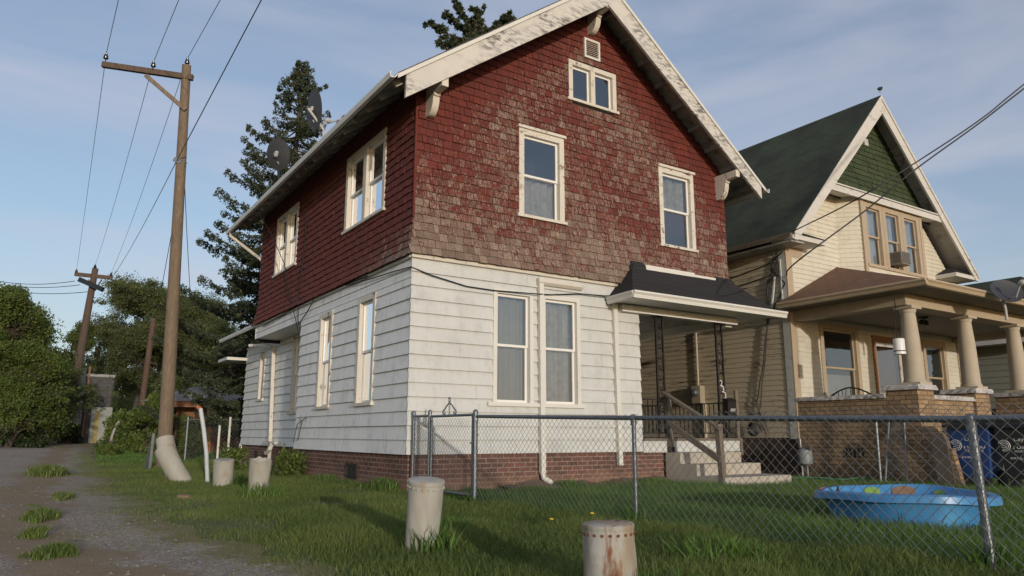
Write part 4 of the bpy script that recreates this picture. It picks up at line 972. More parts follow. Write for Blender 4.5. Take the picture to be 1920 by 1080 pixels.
def in_alley(x, y): return (x < np.interp(y, [a for a, b in RE], [b for a, b in RE])) & (x > np.interp(y, [a for a, b in LE], [b for a, b in LE]))
def blades(name, n, xr, yr, hgt, wid, keep, label, m='grass', clump=0, seed=1, kind='stuff', dens=None):
    g = np.random.default_rng(seed)
    x = g.uniform(*xr, n); y = g.uniform(*yr, n)
    k = keep(x, y, g); x, y = x[k], y[k]
    n = len(x); z = gz_np(x, y)-.005
    # patchiness
    pt = np.sin(x*1.9+y*.8)*np.sin(y*2.3-x*.6)+.6*np.sin(x*5.1+2)*np.sin(y*4.3)
    h = hgt(x, y, g)*(1+.22*pt)*g.uniform(.55, 1.25, n); h = np.maximum(h, .012)
    a = g.uniform(0, 2*np.pi, n); w_ = wid*g.uniform(.6, 1.3, n)*np.sqrt(h/.08)
    lean = h*g.uniform(.1, .75, n); la = g.uniform(0, 2*np.pi, n)
    dx, dy = np.cos(a)*w_/2, np.sin(a)*w_/2; lx, ly = np.cos(la)*lean, np.sin(la)*lean
    b0 = np.stack([x-dx, y-dy, z], -1); b1 = np.stack([x+dx, y+dy, z], -1)
    m1 = np.stack([x+dx*.75+lx*.35, y+dy*.75+ly*.35, z+h*.6], -1); m0 = np.stack([x-dx*.75+lx*.35, y-dy*.75+ly*.35, z+h*.6], -1)
    t0 = np.stack([x+lx-dx*.12, y+ly-dy*.12, z+h], -1); t1 = np.stack([x+lx+dx*.12, y+ly+dy*.12, z+h], -1)
    V = np.stack([b0, b1, m1, m0, m0, m1, t1, t0], 1).reshape(-1, 3)
    tone = np.stack([np.clip(.5+.3*pt+g.normal(0, .22, n), 0, 1), (g.random(n) < .05+.05*(pt < -.5))*g.uniform(.3, .9, n), g.random(n)], -1)
    o = np_mesh(name, V, 2*n, m, np.repeat(tone, 8, 0)); tag(o, label, 'grass', None, kind); return o
MT['grass'] = m_leaf('lawn_grass', (.050, .118, .016), (.125, .225, .036), (.24, .20, .09), .3)
MT['grass_dry'] = m_leaf('short_yellowing_grass', (.075, .130, .022), (.175, .215, .050), (.26, .20, .10), .3)
house_in = lambda x, y: ((x > -.02) & (x < 7) & (y > -.0) & (y < 12)) | ((x > 8.45) & (x < 15.4) & (y > -2.75)) | ((x > 4.98) & (x < 6.7) & (y > -1.4) & (y < 0))
def view(x, y, f=1.05):
    d = (x-CAM.x)*_f.x+(y-CAM.y)*_f.y; r = (x-CAM.x)*_r.x+(y-CAM.y)*_r.y
    return (d > 3.3) & (np.abs(r) < d*.72*f+.4)
def thin(x, y, g, d0): # fewer, since far
    d = np.hypot(x-CAM.x, y-CAM.y); return g.random(len(x)) < np.minimum(1, (d0/d)**1.6)
def bare(x, y):
    b = (np.sin(x*2.1+1)*np.sin(y*1.7)+.5*np.sin(x*5+y*3)) > .95
    for cx_, cy_, rx_, ry_ in ((-1.35, -1.6, .42, .3), (-2.95, -.2, .35, .8), (-2.7, -2.6, .3, .35), (-1.9, -4.0, .22, .16), (-2.9, 2.5, .3, .9), (-.5, .6, .3, .5), (-.35, -.5, .25, .3)):
        b |= ((x-cx_)/rx_)**2+((y-cy_)/ry_)**2+.5*np.sin(x*13)*np.sin(y*11) < 1
    return b
blades('lawn', 330000, (.06, 11), (-9.2, -.02), lambda x, y, g: .07+.04*(np.abs(x-.05) < .12), .0055,
       lambda x, y, g: view(x, y) & ~house_in(x, y) & thin(x, y, g, 6) & (np.hypot(x-2.61, y+5.55) > .60) & ((y < -.35-.2*np.sin(x*3)) | (g.random(len(x)) < .15)), 'long dark green grass inside the chain link fence', seed=2)
blades('verge_grass', 330000, (-3.7, .06), (-9.2, .5), lambda x, y, g: np.clip(.035+.055*np.clip((x+3.3)/1.6, 0, 1)-.0*y, .02, .1)*(1-.35*(y > -2)), .0055,
       lambda x, y, g: view(x, y) & ~in_alley(x+.1*np.sin(y*9), y) & thin(x, y, g, 6) & ~(bare(x, y) & (g.random(len(x)) < .85)) & (g.random(len(x)) < np.clip((x-np.interp(y, [a for a, b in RE], [b for a, b in RE]))/.7, .12, 1)), 'shorter patchy grass between the alley and the fence', 'grass_dry', seed=3)
blades('side_lawn', 230000, (-3.6, .62), (.3, 16), lambda x, y, g: .045+.02*(x > -.3), .008,
       lambda x, y, g: ~house_in(x, y) & ~((x > -.0) & (y < 5.2)) & ~in_alley(x+.1*np.sin(y*9), y) & thin(x, y, g, 12) & ~(bare(x, y) & (g.random(len(x)) < .7)) & (g.random(len(x)) < np.clip((x-np.interp(y, [a for a, b in RE], [b for a, b in RE]))/.8, .15, 1)), 'grass beside the white sided wall of the red house', 'grass_dry', seed=4)
blades('back_lawn', 60000, (-3, 8), (12, 40), lambda x, y, g: .07+0*x, .02, lambda x, y, g: view(x, y, 1.0) & ~in_alley(x, y), 'grass behind the house', 'grass', seed=5)
blades('far_verge', 26000, (-20, -5.5), (14, 52), lambda x, y, g: .16+0*x, .02, lambda x, y, g: view(x, y, 1.1) & ~in_alley(x, y), 'rank grass under the trees left of the alley', 'grass', seed=6)
def tuft(name, c, rx, ry, n, h, label, seed, m='grass_dry', rot=0):
    g = np.random.default_rng(seed)
    return blades(name, n, (c[0]-rx*1.2, c[0]+rx*1.2), (c[1]-ry*1.2, c[1]+ry*1.2), lambda x, y, g: h*(1.2-((x-c[0])/rx)**2*.8-((y-c[1])/ry)**2*.4).clip(.2, 1.3), .012,
           lambda x, y, g: (((x-c[0])/rx)**2+((y-c[1])/ry)**2) < g.uniform(.3, 1.1, len(x))*(.65+.6*(np.sin(x*23+c[1])*np.sin(y*9+c[0]*7))), label, m, seed=seed)
for i, (px, py, rx, ry, n, h, lb) in enumerate([(88, 890, .42, 1.5, 6800, .17, 'largest grass clump, halfway down the middle of the alley'), (78, 972, .20, .5, 3600, .09, 'grass clump in the alley middle nearer the street'), (72, 1006, .15, .22, 2600, .085, 'small grass clump in the alley'), (98, 1045, .20, .20, 4800, .08, 'grass clump nearest the street in the alley middle'),
        (120, 930, .18, .6, 2200, .07, 'thin grass strip in the alley'), (60, 948, .13, .25, 700, .04, 'sparse weeds in the alley'), (95, 845, .6, 2.5, 1500, .05, 'faint far grass strip in the alley middle')]):
    d = .8*1380/(py-812); c = at(px, py, d); tuft('alley_grass', (c.x, c.y), rx, ry, n, h, lb, 20+i)
for i, (x, y, r_, n, h, lb) in enumerate([(-2.12, -4.9, .22, 700, .20, 'longer grass round the foot of the white bollard'), (.1, -7.5, .14, 500, .17, 'longer grass round the nearest fence post'), (.08, -4.66, .14, 450, .16, 'longer grass round the middle fence post'), (.1, -1.8, .2, 600, .18, 'longer grass at the foot of the gate post'), (-2.0, -.1, .3, 600, .16, 'weeds round the torn pipe stump'), (-1.7, 2.9, .35, 600, .18, 'weeds round the short steel bollard'),
        (2.6, -5.55, .95, 3600, .12, 'grass pressing against the side of the paddling pool'), (-2.0, -7.0, .3, 800, .15, 'longer grass left of the rusty bollard'), (-.9, -6.4, .35, 900, .14, 'taller grass tuft between the bollards and the fence'), (-1.75, -4.3, .25, 500, .15, 'taller grass behind the white bollard')]):
    blades('weed_tuft', n, (x-r_, x+r_), (y-r_, y+r_), lambda x_, y_, g: h+0*x_, .009, lambda x_, y_, g: (np.hypot(x_-x, y_-y) < r_*g.uniform(.4, 1, len(x_))) & ((np.hypot(x_-x, y_-y) > .74) if r_ > .9 else (x_ > -99)), lb, 'grass', seed=40+i)
blades('wall_weeds', 5000, (-.35, .0), (.2, 5.1), lambda x, y, g: .10+.06*np.sin(y*3), .01, lambda x, y, g: (np.sin(y*4.3)+np.sin(y*9.7) > .2) & (g.random(len(x)) < 1+x/.35), 'weeds along the foot of the side brick foundation', 'grass', seed=55)
blades('wall_weeds', 5000, (.1, 4.9), (-.55, -.1), lambda x, y, g: .07+.03*np.sin(x*3), .009, lambda x, y, g: (np.sin(x*3.3)+np.sin(x*7.7) > .5), 'weeds along the foot of the front brick foundation', 'grass', seed=56)
blades('alley_weeds', 26000, (-6.2, -3.3), (-8, 20), lambda x, y, g: .035+0*x, .008, lambda x, y, g: in_alley(x, y) & view(x, y, 1.1) & ((np.sin(x*3.1+y*.4)*np.sin(y*1.3+x)+.5*np.sin(y*4.1+x*6)) > .95-.35*(np.abs(x+4.5) < .45)), 'sparse weeds coming through the alley surface', 'grass_dry', seed=15)
blades('alley_edge_grass', 60000, (-4.2, -2.6), (-9, 22), lambda x, y, g: .035+0*x, .007, lambda x, y, g: view(x, y, 1.1) & (np.abs(x-np.interp(y, [a for a, b in RE], [b for a, b in RE])) < g.uniform(0, .85, len(x))), 'thin dry grass along the alley edge', 'grass_dry', seed=16)
# loose stones
g = np.random.default_rng(9); n = 2200; px = g.uniform(-7, -3.2, n); py = -9.5+22*g.random(n)**1.6; k = in_alley(px, py) & view(px, py, 1.1); px, py = px[k], py[k]
V = []; T = []
for x, y in zip(px, py):
    r = rnd.uniform(.005, .015); z = gz(x, y)+.014; c = np.array([x, y, z+r*.2]); q = np.array([[1, 0, 0], [0, 1, 0], [-1, 0, 0], [0, -1, 0], [0, 0, .8], [0, 0, -.6]])*r*rng.uniform(.6, 1.3, (6, 3))+c
    for a, b, d in ((0, 1, 4), (1, 2, 4), (2, 3, 4), (3, 0, 4), (1, 0, 5), (2, 1, 5), (3, 2, 5), (0, 3, 5)): V += [q[a], q[b], q[d]]
np_mesh('loose_gravel', np.array(V), len(V)//3, m_simple('gravel_stone', (.20, .17, .15), .9, 0, .5, 30), k=3); o = bpy.data.objects['loose_gravel']; tag(o, 'loose stones on the alley', 'gravel', None, 'stuff')
# dandelions
MT['yellow'] = m_simple('dandelion_yellow', (.75, .50, .03), .7)
dd = [(1034, 974, .07), (1110, 963, .07), (935, 997, .03), (846, 985, .03)]
for i, (px, py, h) in enumerate(dd):
    d = (.8-h)*1380/(py-812); c = at(px, py, d); t = thing('dandelion', ['dandelion in the grass just left of the rusty bollard top', 'dandelion behind the top of the rusty bollard, by the fence', 'small yellow flower in the verge left of the dandelions', 'small yellow flower near the white bollard'][i], 'flower', (c.x, c.y, -.1), 'dandelions in the verge')
    m = MB(); m.tube([(c.x, c.y, -.1), c], .003, 4); m.build('stalk', 'grass', t); m = MB(); m.lathe(c, [(.004, -.005), (.018, .0), (.02, .006), (.01, .012)], 10); m.build('flower_head', 'yellow', t)
# broken brick by the alley
c = at(345, 932, 9.3); m = MB(); m.tone = None
m.hexa([Vector((c.x, c.y, -.1))+Vector(v) for v in ((-.1, -.05, 0), (.1, -.06, 0), (.12, .06, 0), (-.08, .05, 0), (-.08, -.04, .05), (.05, -.05, .03), (.09, .05, .04), (-.06, .04, .06))]); o = m.build('broken_brick', 'brick'); tag(o, 'broken reddish brick lying in the grass by the alley', 'brick')
# bare soil heap against the brick
m = MB(); K = 60; 
for i in range(K+1):
    x = 1.5+i*(3.4/K)
    for j in range(6):
        y = -.02-.45*j/5; zz = -.1+.10*(1-j/5)**1.3*(.6+.4*math.sin(x*5)*math.sin(x*2.2))+rnd.uniform(0, .025)*(j < 5)
        m.v.append((x, y, zz))
m.f = [(i*6+j, i*6+j+1, (i+1)*6+j+1, (i+1)*6+j) for i in range(K) for j in range(5)]
o = m.build('soil_bank', m_simple('dry_soil', (.15, .105, .065), 1, 0, .4, 9, .8, 40), smooth=True, fix=False); tag(o, 'bare soil banked against the brick foundation', 'soil', None, 'stuff')

# ================================================================== FENCE
FX = .05
def fence_mesh(fr, u0, u1, z0, z1, w_=.078, r=.0019, d=0.):
    """woven diamonds: each wire zigzags and hooks its neighbour"""
    m = MB(); hw = w_/2; nU = int(round((u1-u0)/hw)); hz = w_*.98/2; nZ = int((z1-z0)/hz)
    for i in range(nU):
        a = u0+i*hw; P_ = []
        for k in range(nZ+1):
            P_.append(fr(a+(hw if (k+i) % 2 else 0)+.0, z0+k*hz, d+(.002 if k % 2 else -.002)))
        for p, q in zip(P_[:-1], P_[1:]):
            dv = (q-p); x = fr.n*r; y = dv.cross(fr.n).normalized()*r
            m.add([p+x, p+y, p-x, p-y, q+x, q+y, q-x, q-y], [(0, 1, 5, 4), (1, 2, 6, 5), (2, 3, 7, 6), (3, 0, 4, 7)])
    return m
MT['wire'] = m_metal('galvanised_wire', (.27, .28, .28), .5, .3, .7)
cf = thing('chain_link_fence', 'galvanised chain link fence with a round top rail crossing the front yard', 'fence', (FX, -5, -.1))
def rail_z(y): return float(np.interp(y, [-11, -7.5, -4.67, -1.8], [.80, .795, .85, .92]))
m = MB(); m.tube([(FX, y, rail_z(y)) for y in (-11, -9.3, -7.5, -6, -4.67, -3.2, -1.85)], .021, 12); m.build('top_rail', 'galv', cf, smooth=True)
for y in (-10.6, -7.5, -4.62):
    m = MB(); z = rail_z(y); lean = -.03 if y == -7.5 else 0
    m.tube([(FX+.0, y+lean, -.3), (FX, y, z-.03)], .024 if y == -7.5 else .020, 12); p_ = m.build('post', 'galv', cf, smooth=True)
    m = MB(); m.lathe((FX, y, z-.035), [(.028, -.03), (.028, .02), (.03, .03), (.03, .05), (.018, .066), (0.002, .07)], 12); m.build('post_cap', 'galv', p_, smooth=True)
m = MB(); m.tube([(FX, -1.8, -.3), (FX, -1.8, .97)], .03, 14); m.lathe((FX, -1.8, .97), [(.034, -.02), (.034, .01), (.02, .03), (.002, .035)], 12); m.build('post', 'galv', cf, smooth=True)
m = MB(); m.tube([(FX-.03, -1.84, -.05), (FX-.03, -1.84, .93)], .007, 6)
for z in (.1, .3, .5, .7, .88): m.lathe((FX, -1.8, z), [(.036, -.012), (.036, .012)], 12)
m.tube([(FX-.02, -1.8, .62), (FX-.07, -1.84, .61), (FX-.10, -1.85, .60)], .009, 6); m.build('tension_bar', 'galv', cf)
ff = Fr((FX-.026, 0, 0), (0, 1, 0), (-1, 0, 0))
fence_mesh(ff, -10.9, -1.85, -.07, .905).build('wire_mesh', 'wire', cf, fix=False)
gt = thing('fence_gate', 'small chain link gate with a scrolled ornament on top, beside the house corner', 'gate', (FX, -1.2, -.1))
m = MB(); y0, y1, z0, z1 = -1.74, -.64, -.02, .94
for a, b in (((y0, z0), (y0, z1)), ((y0, z1), (y1, z1)), ((y1, z1), (y1, z0)), ((y1, z0), (y0, z0))): m.tube([(FX, a[0], a[1]), (FX, b[0], b[1])], .018, 10)
m.build('gate_frame', 'galv', gt, smooth=True)
fence_mesh(ff, y0+.02, y1-.02, z0+.0, z1-.03, .07).build('wire_mesh', 'wire', gt, fix=False)
m = MB(); yc = -1.13; zt = .955
def P3(dy, dz): return (FX, yc+dy, zt+dz)
for s in (1, -1): m.tube([P3(s*.15+s*.03*math.cos(t), .03+.03*math.sin(t)) for t in [i*.6 for i in range(-6, 4)]]+[P3(s*.08, .11), P3(0, .155)], .009, 6)
m.tube([P3(0, 0), P3(0, .16)], .011, 6); m.tube([P3(.025*math.cos(t), .19+.03*math.sin(t)) for t in [i*.6 for i in range(11)]], .008, 6); m.build('ornament', 'galv', gt)
fp = thing('side_fence', 'narrow chain link panel between the gate and the house corner', 'fence', (FX, -.35, -.1))
for y in (-.58, -.08): m = MB(); m.tube([(FX, y, -.3), (FX, y, 1.0)], .024, 12); m.lathe((FX, y, 1.0), [(.028, -.02), (.028, .01), (.015, .03), (.002, .032)], 12); m.build('post', 'galv', fp, smooth=True)
m = MB(); m.tube([(FX, -.58, .95), (FX, -.08, .95)], .017, 10); m.build('top_rail', 'galv', fp, smooth=True)
fence_mesh(ff, -.56, -.10, -.05, 1.0, .07).build('wire_mesh', 'wire', fp, fix=False)

# ================================================================== STEEL BOLLARDS AND PIPES
MT['can1'] = m_can('chipped_white_steel', .66, (1, 2, .4), (.42, .415, .38)); MT['can2'] = m_can('rust_streaked_steel', .53, (4.3, 1, 2), (.40, .40, .38)); MT['can3'] = m_can('dull_white_steel', .66, (8, 3, 1), (.37, .36, .32)); MT['rust'] = m_simple('flaking_rust', (.16, .06, .025), .9, 0, .5, 20, .4)
def dent(v, k, amp): return v
def bollard(name, base, top, r0, r1, mt, label, lid=True, rivets=True, seam=0.0, open_=False, grp='steel bollards'):
    base = Vector(base); top = Vector(top); ax = (top-base); L = ax.length; ax.normalize(); x = ax.cross(Vector((0, 1, 0))).normalized(); y = ax.cross(x)
    t = thing(name, label, 'bollard', base, grp); n = 48; K = 26; m = MB(); vs = []
    for k in range(K+1):
        h = -.2+(L+.2)*k/K; r = r0+(r1-r0)*max(0, h)/L
        for j in range(n):
            a = 2*math.pi*j/n; rr = r*(1+.02*math.sin(2*a+h*7)+.014*math.sin(5*a-h*11+seam)+.008*math.sin(9*a+h*23))
            if mt == 'can1': rr -= .012*math.exp(-((h-L*.72)/.04)**2)*max(0, math.cos(a-4.2))
            hh = h+(.03*math.sin(a*3+1)*(.5+.5*math.sin(a*7)) if open_ and k == K else 0)
            vs.append(base+ax*hh+(x*math.cos(a)+y*math.sin(a))*rr)
    m.v = vs; m.f = [(k*n+j, k*n+(j+1) % n, (k+1)*n+(j+1) % n, (k+1)*n+j) for k in range(K) for j in range(n)]
    if open_:
        o_ = len(m.v); m.v = m.v+[base+(v-base)*1.0-((v-base)-ax*((v-base).dot(ax)))*.06 for v in vs]; m.f += [(o_+k*n+j, o_+(k+1)*n+j, o_+(k+1)*n+(j+1) % n, o_+k*n+(j+1) % n) for k in range(K) for j in range(n)]
        m.f += [(K*n+j, K*n+(j+1) % n, o_+K*n+(j+1) % n, o_+K*n+j) for j in range(n)]
    m.m = [0]*len(m.f)
    if not rivets: m.build('pipe', mt, t, smooth=True, fix=not open_)
    body = m
    if lid:
        m = MB(); c = base+ax*(L-.004); m.lathe(c, [(r1*1.03, -.02), (r1*1.045, -.012), (r1*1.045, .002), (r1*1.0, .006), (r1*.55, .012), (.002, .015)], 40, ax=ax); m.build('lid', mt, t, smooth=True)
    if open_:
        m = MB(); m.lathe(base+ax*(L*.78), [(r1*.93, 0), (.002, .0)], 24, ax=ax, cap=False); m.build('soil_fill', 'earth', t)
    if rivets:
        m = body; m.cur = 1; c = base+ax*(L-.045)
        for j in range(20):
            a = 2*math.pi*j/20; d = x*math.cos(a)+y*math.sin(a); m.lathe(c+d*(r1*1.015), [(.008, -.002), (.008, .004), (.003, .007)], 8, ax=d)
        d = x*math.cos(seam)+y*math.sin(seam)
        for k in range(int(L/.033)): h = .03+k*.033; r = r0+(r1-r0)*h/L; m.lathe(base+ax*h+d*(r*1.02), [(.006, -.002), (.006, .004), (.002, .006)], 6, ax=d)
        d2 = x*math.cos(seam+.09)+y*math.sin(seam+.09); m.cur = 0; m.bar(base+d2*(r0*1.01), base+ax*(L-.02)+d2*(r1*1.012), .004, .012)
        m.build('pipe', [mt, 'rust' if mt == 'can2' else mt], t, smooth=True)
    return t
bollard('steel_bollard', (-2.18, -4.86, -.12), at(800, 900, 5.12), .108, .123, 'can1', 'white riveted steel bollard with a rusty hole, in front of the house corner', seam=3.55)
bh = bpy.data.objects['steel_bollard']; m = MB()
def onb(px, py): c = at(px, py, 5.12); ax_ = Vector((-2.18+(at(800, 900, 5.12).x+2.18)*.6, -4.86, 0)); d = Vector((c.x-ax_.x, c.y-ax_.y, 0)); L_ = .118/1.0; v_ = -Vector((_f.x, _f.y, 0)).normalized(); r_ = Vector((_r.x, _r.y, 0)); s_ = d.dot(r_); return Vector((ax_.x, ax_.y, c.z))+r_*s_+v_*math.sqrt(max(.0001, .1215**2-s_*s_))
m.poly([onb(*p) for p in ((817, 936), (820, 934), (822, 937), (821, 942), (818, 945), (815, 943), (815, 939))]); m.poly([onb(*p) for p in ((789, 950), (793, 949), (797, 947), (795, 950), (791, 953), (790, 957), (788, 956))]); m.build('rust_hole', 'rust', bh, fix=False)
p2 = at(1140, 981, 3.72); bollard('steel_bollard', (p2.x+.01, p2.y+.0, -.12), p2, .140, .126, 'can2', 'rust streaked riveted steel bollard cut off by the bottom edge', seam=3.3)
b1 = at(488, 925, 9.2); bollard('steel_bollard', (b1.x-.03, b1.y, -.12), at(489, 862, 9.2), .11, .135, 'can3', 'torn open steel pipe stump below the side downspout', lid=False, rivets=False, open_=True)
c1 = at(473, 930, 9.05); m = MB(); m.hexa([c1+Vector(v) for v in ((-.09, 0, -.06), (0.02, 0, -.07), (.02, .03, -.07), (-.09, .03, -.06), (.03, 0, .16), (.14, 0, .18), (.14, .02, .18), (.03, .03, .16))]); o = m.build('torn_flap', 'can3'); o.parent = bpy.data.objects['steel_bollard.002']; o.matrix_parent_inverse = Matrix.Translation(-bpy.data.objects['steel_bollard.002'].location)
b2 = at(418, 905, 11.6); bollard('steel_bollard', (b2.x, b2.y, -.14), at(420, 862, 11.6), .15, .15, 'can3', 'short upright steel bollard between the leaning pipe and the torn one', rivets=False)
# bent pipes against the pole
t = thing('bent_pipe', 'two rusty white pipe sleeves bent over at the foot of the utility pole', 'pipe', at(345, 903, 12.4))
def opipe(pts, r, name):
    m = MB(); m.tube(pts, r, 22, cap=False); m.tube(pts, [q*.93 for q in r], 22, cap=False); return m.build(name, 'can3', t, smooth=True, fix=False)
opipe([at(309, 822, 12.9), at(311, 835, 12.85), at(318, 860, 12.8), at(328, 890, 12.75)], [.15, .15, .15, .15], 'pipe_section')
opipe([at(308, 842, 12.55), at(314, 855, 12.5), at(326, 878, 12.45), at(338, 896, 12.4), at(348, 912, 12.4)], [.165, .165, .16, .155, .14], 'pipe_section')
a = at(391, 905, 12.3); m = MB(); m.tube([a-Vector((0, 0, .15)), at(387, 850, 12.3), at(382, 805, 12.3), at(376, 766, 12.35)], .034, 12); o = m.build('leaning_pole', m_simple('pale_grey_metal', (.46, .49, .52), .5, 0, .15), smooth=True); tag(o, 'thin white metal pole leaning left beside the bent pipes', 'pole')
t = thing('metal_stake', 'pair of short galvanised stakes leaning together left of the utility pole', 'stake', at(280, 872, 19))
for a, b in (((288, 812), (281, 872)), ((284, 830), (273, 874))): m = MB(); m.bar(at(*b, 17.0)-Vector((0, 0, .1)), at(*a, 17.0), .06, .03); m.build('stake', 'galv', t)

# ================================================================== UTILITY POLES AND WIRES
MT['pole'] = m_wood('tan_weathered_pole', (.215, .165, .115), (.12, .088, .062), (10, 10, .6), 2)
MT['pole2'] = m_wood('dark_weathered_pole', (.12, .085, .06), (.07, .05, .038), (10, 10, .6), 2)
MT['insul'] = m_simple('dark_glazed_insulator', (.012, .011, .012), .15)
def insulator(c, par, s=1.0):
    m = MB(); m.lathe(c, [(.012*s, -.10*s), (.012*s, 0), (.06*s, .01*s), (.065*s, .04*s), (.045*s, .05*s), (.055*s, .07*s), (.05*s, .10*s), (.03*s, .12*s), (.035*s, .15*s), (.01*s, .16*s)], 14); m.build('insulator', 'insul', par, smooth=True)
D1 = 17.6
up = thing('utility_pole', 'tall tan wooden utility pole with a one sided crossarm by the alley', 'utility pole', (at(305, 873, 18.0).x, at(305, 873, 18).y, -.1))
b0 = at(306, 885, D1); t0 = at(350, 122, D1)
m = MB(); m.tube([b0-Vector((0, 0, .2)), b0.lerp(t0, .25), b0.lerp(t0, .6), t0], [.165, .155, .125, .10], 18); m.build('pole_shaft', 'pole', up, smooth=True)
ca1, ca2 = at(192, 121, D1-.3), at(362, 146, D1-.02)
m = MB(); m.bar(ca1, ca2, .10, .13); m.build('crossarm', 'pole2', up)
m = MB(); m.bar(at(273, 141, D1-.16), at(348, 206, D1-.12), .06, .09); m.build('brace', 'pole', up)
I1, I2, I3 = at(198, 112, D1-.3), at(287, 127, D1-.17), at(350.5, 121, D1)
for c in (I1, I2, I3): insulator(c+Vector((0, 0, .02)), up, .9)
m = MB(); m.bar(at(326, 298, D1-.1), at(340, 304, D1-.1), .05, .10); m.tube([at(346, 305, D1-.2), at(350, 306, D1-.2)], .02, 6); m.build('cable_bracket', 'galv', up)
D2 = 40.
lp = thing('utility_pole', 'distant wooden utility pole leaning right with two crossarms, above the left trees', 'utility pole', (at(124, 826, D2).x, at(124, 826, D2).y, .1))
lb, lt = at(121, 828, D2), at(179, 503, D2)
m = MB(); m.tube([lb-Vector((0, 0, .3)), lb.lerp(lt, .5), lt], [.26, .21, .15], 12); m.build('pole_shaft', 'pole2', lp, smooth=True)
m = MB(); m.bar(at(141, 514, D2), at(210, 521, D2), .16, .2); m.build('crossarm', 'pole2', lp)
m = MB(); m.bar(at(149, 524, D2-.3), at(193, 543, D2-.3), .26, .26); m.build('crossarm', 'insul', lp)
m = MB(); m.bar(at(166, 524, D2), at(176, 545, D2), .05); m.bar(at(191, 524, D2), at(178, 545, D2), .05); m.build('brace', 'pole2', lp)
J = [at(143, 512, D2), at(178, 503, D2), at(208, 518, D2), at(190, 540, D2)]
for c in J[:3]: insulator(c, lp, 1.3)
wp = thing('utility_pole', 'short far pole with a transformer above the block garage roof', 'utility pole', at(180, 700, 60))
m = MB(); m.tube([at(178, 715, 58), at(184, 650, 58)], .2, 8); m.build('pole_shaft', 'pole2', wp); m = MB(); m.lathe(at(173, 690, 57.5), [(.3, -.5), (.33, -.4), (.33, .4), (.25, .5)], 14); m.build('transformer', 'dishw', wp, smooth=True)
tp = thing('utility_pole', 'bare reddish leaning pole among the trees behind the tan utility pole', 'utility pole', at(266, 740, 40))
m = MB(); m.tube([at(264, 770, 41), at(288, 597, 41)], [.17, .14], 10); m.build('pole_shaft', m_wood('reddish_pole', (.13, .08, .055), (.08, .05, .035), (10, 10, .6), 2), tp, smooth=True)
wt = thing('utility_pole', 'short leaning pole at the edge of the spruce beside the rear roof', 'utility pole', at(424, 740, 34))
m = MB(); m.tube([at(421, 750, 34), at(433, 690, 34)], [.16, .14], 8); m.bar(at(424, 700, 34), at(440, 704, 34), .08); m.build('pole_shaft', 'pole2', wt, smooth=True)
def ext(a, b, f): return b+(b-a)*f
W_ = []
for (I, pxy, j, nm) in ((I1, (222, 0), J[0], 'leftmost overhead wire between the utility poles'), (I2, (335, 0), J[1], 'second overhead wire from the left between the utility poles'), (I3, (413, 0), J[2], 'overhead wire running from the very top of the tan utility pole')):
    e = at(*pxy, 14.6); e2 = ext(I, e, 1.2)
    wire('overhead_wire', sag(j+Vector((0, 0, .2)), I+Vector((0, 0, .16)), .35, 20)+[e, e2], .008, nm, 'overhead wires along the alley', 'insul')
c0 = at(332, 300, D1-.15); e = at(490, 0, 13.6)
wire('overhead_wire', sag(at(205, 527, D2), c0, .25, 20)+[e, ext(c0, e, .9)], .011, 'thicker overhead cable attached partway up the tan utility pole', 'overhead wires along the alley', 'insul')
wire('guy_wire', [at(345, 345, D1), at(325, 420, 18.5), at(303, 540, 20)], .008, 'thin guy wire left of the tan utility pole', None, 'insul'); wire('guy_wire', [at(346, 340, D1), at(350, 430, 19), at(357, 560, 22)], .008, 'thin guy wire right of the tan utility pole', None, 'insul')
for i, (a, b) in enumerate((((-40, 519), (140, 527)), ((-40, 524), (150, 534)), ((-40, 533), (165, 547)))): wire('far_wire', sag(at(*a, 44), at(*b, D2), .3, 10), .018, ['uppermost', 'middle', 'lowest'][i]+' of the wires running left from the distant pole', 'wires left of the distant pole', 'insul')
wire('far_wire', sag(at(195, 523, D2), at(420, 610, 50), .4, 10), .014, 'faint wire running right from the distant pole behind the spruce', None, 'insul')

# ================================================================== POOL, BINS, THINGS IN THE YARD
m_, t_, b_ = mat('blue_pool_plastic'); n1 = ramp(t_, noise(t_, pos(t_), 2.6, 4, .5, .4), .3, .7)
c_ = mixc(t_, n1, (.04, .18, .42), (.07, .27, .50)); col(t_, b_, c_); b_.inputs['Roughness'].default_value = .38; bump(t_, b_, noise(t_, pos(t_), 4, 3), .3, .03); MT['pool'] = m_
pc = Vector((2.53, -5.66, -.1)); pl = thing('paddling_pool', 'bright blue plastic paddling pool with printed rim standing in the grass', 'paddling pool', pc)
m = MB(); n = 96; prof = [(.0, .012), (.55, .012), (.60, .03), (.665, .15), (.70, .245), (.715, .262), (.77, .262), (.795, .25), (.80, .20), (.79, .195), (.765, .205), (.735, .20), (.70, .19), (.66, .05), (.655, .0)]
vs = []
for k, (r, h) in enumerate(prof):
    for j in range(n):
        a = 2*math.pi*j/n; f = 1+(.012*math.sin(8*a)+.02*math.sin(3*a+1)) if k > 2 else 1; w0 = .014*math.sin(2*a+.6)+.006*math.sin(5*a)
        vs.append((math.cos(a)*r*f*1.02, math.sin(a)*r*f*.98, h*1.1+(w0 if h > .1 else 0)))
m.v = vs; m.f = [(k*n+j, k*n+(j+1) % n, (k+1)*n+(j+1) % n, (k+1)*n+j) for k in range(len(prof)-1) for j in range(n)]
m.build('pool_shell', 'pool', pl, smooth=True, local=True, fix=False)
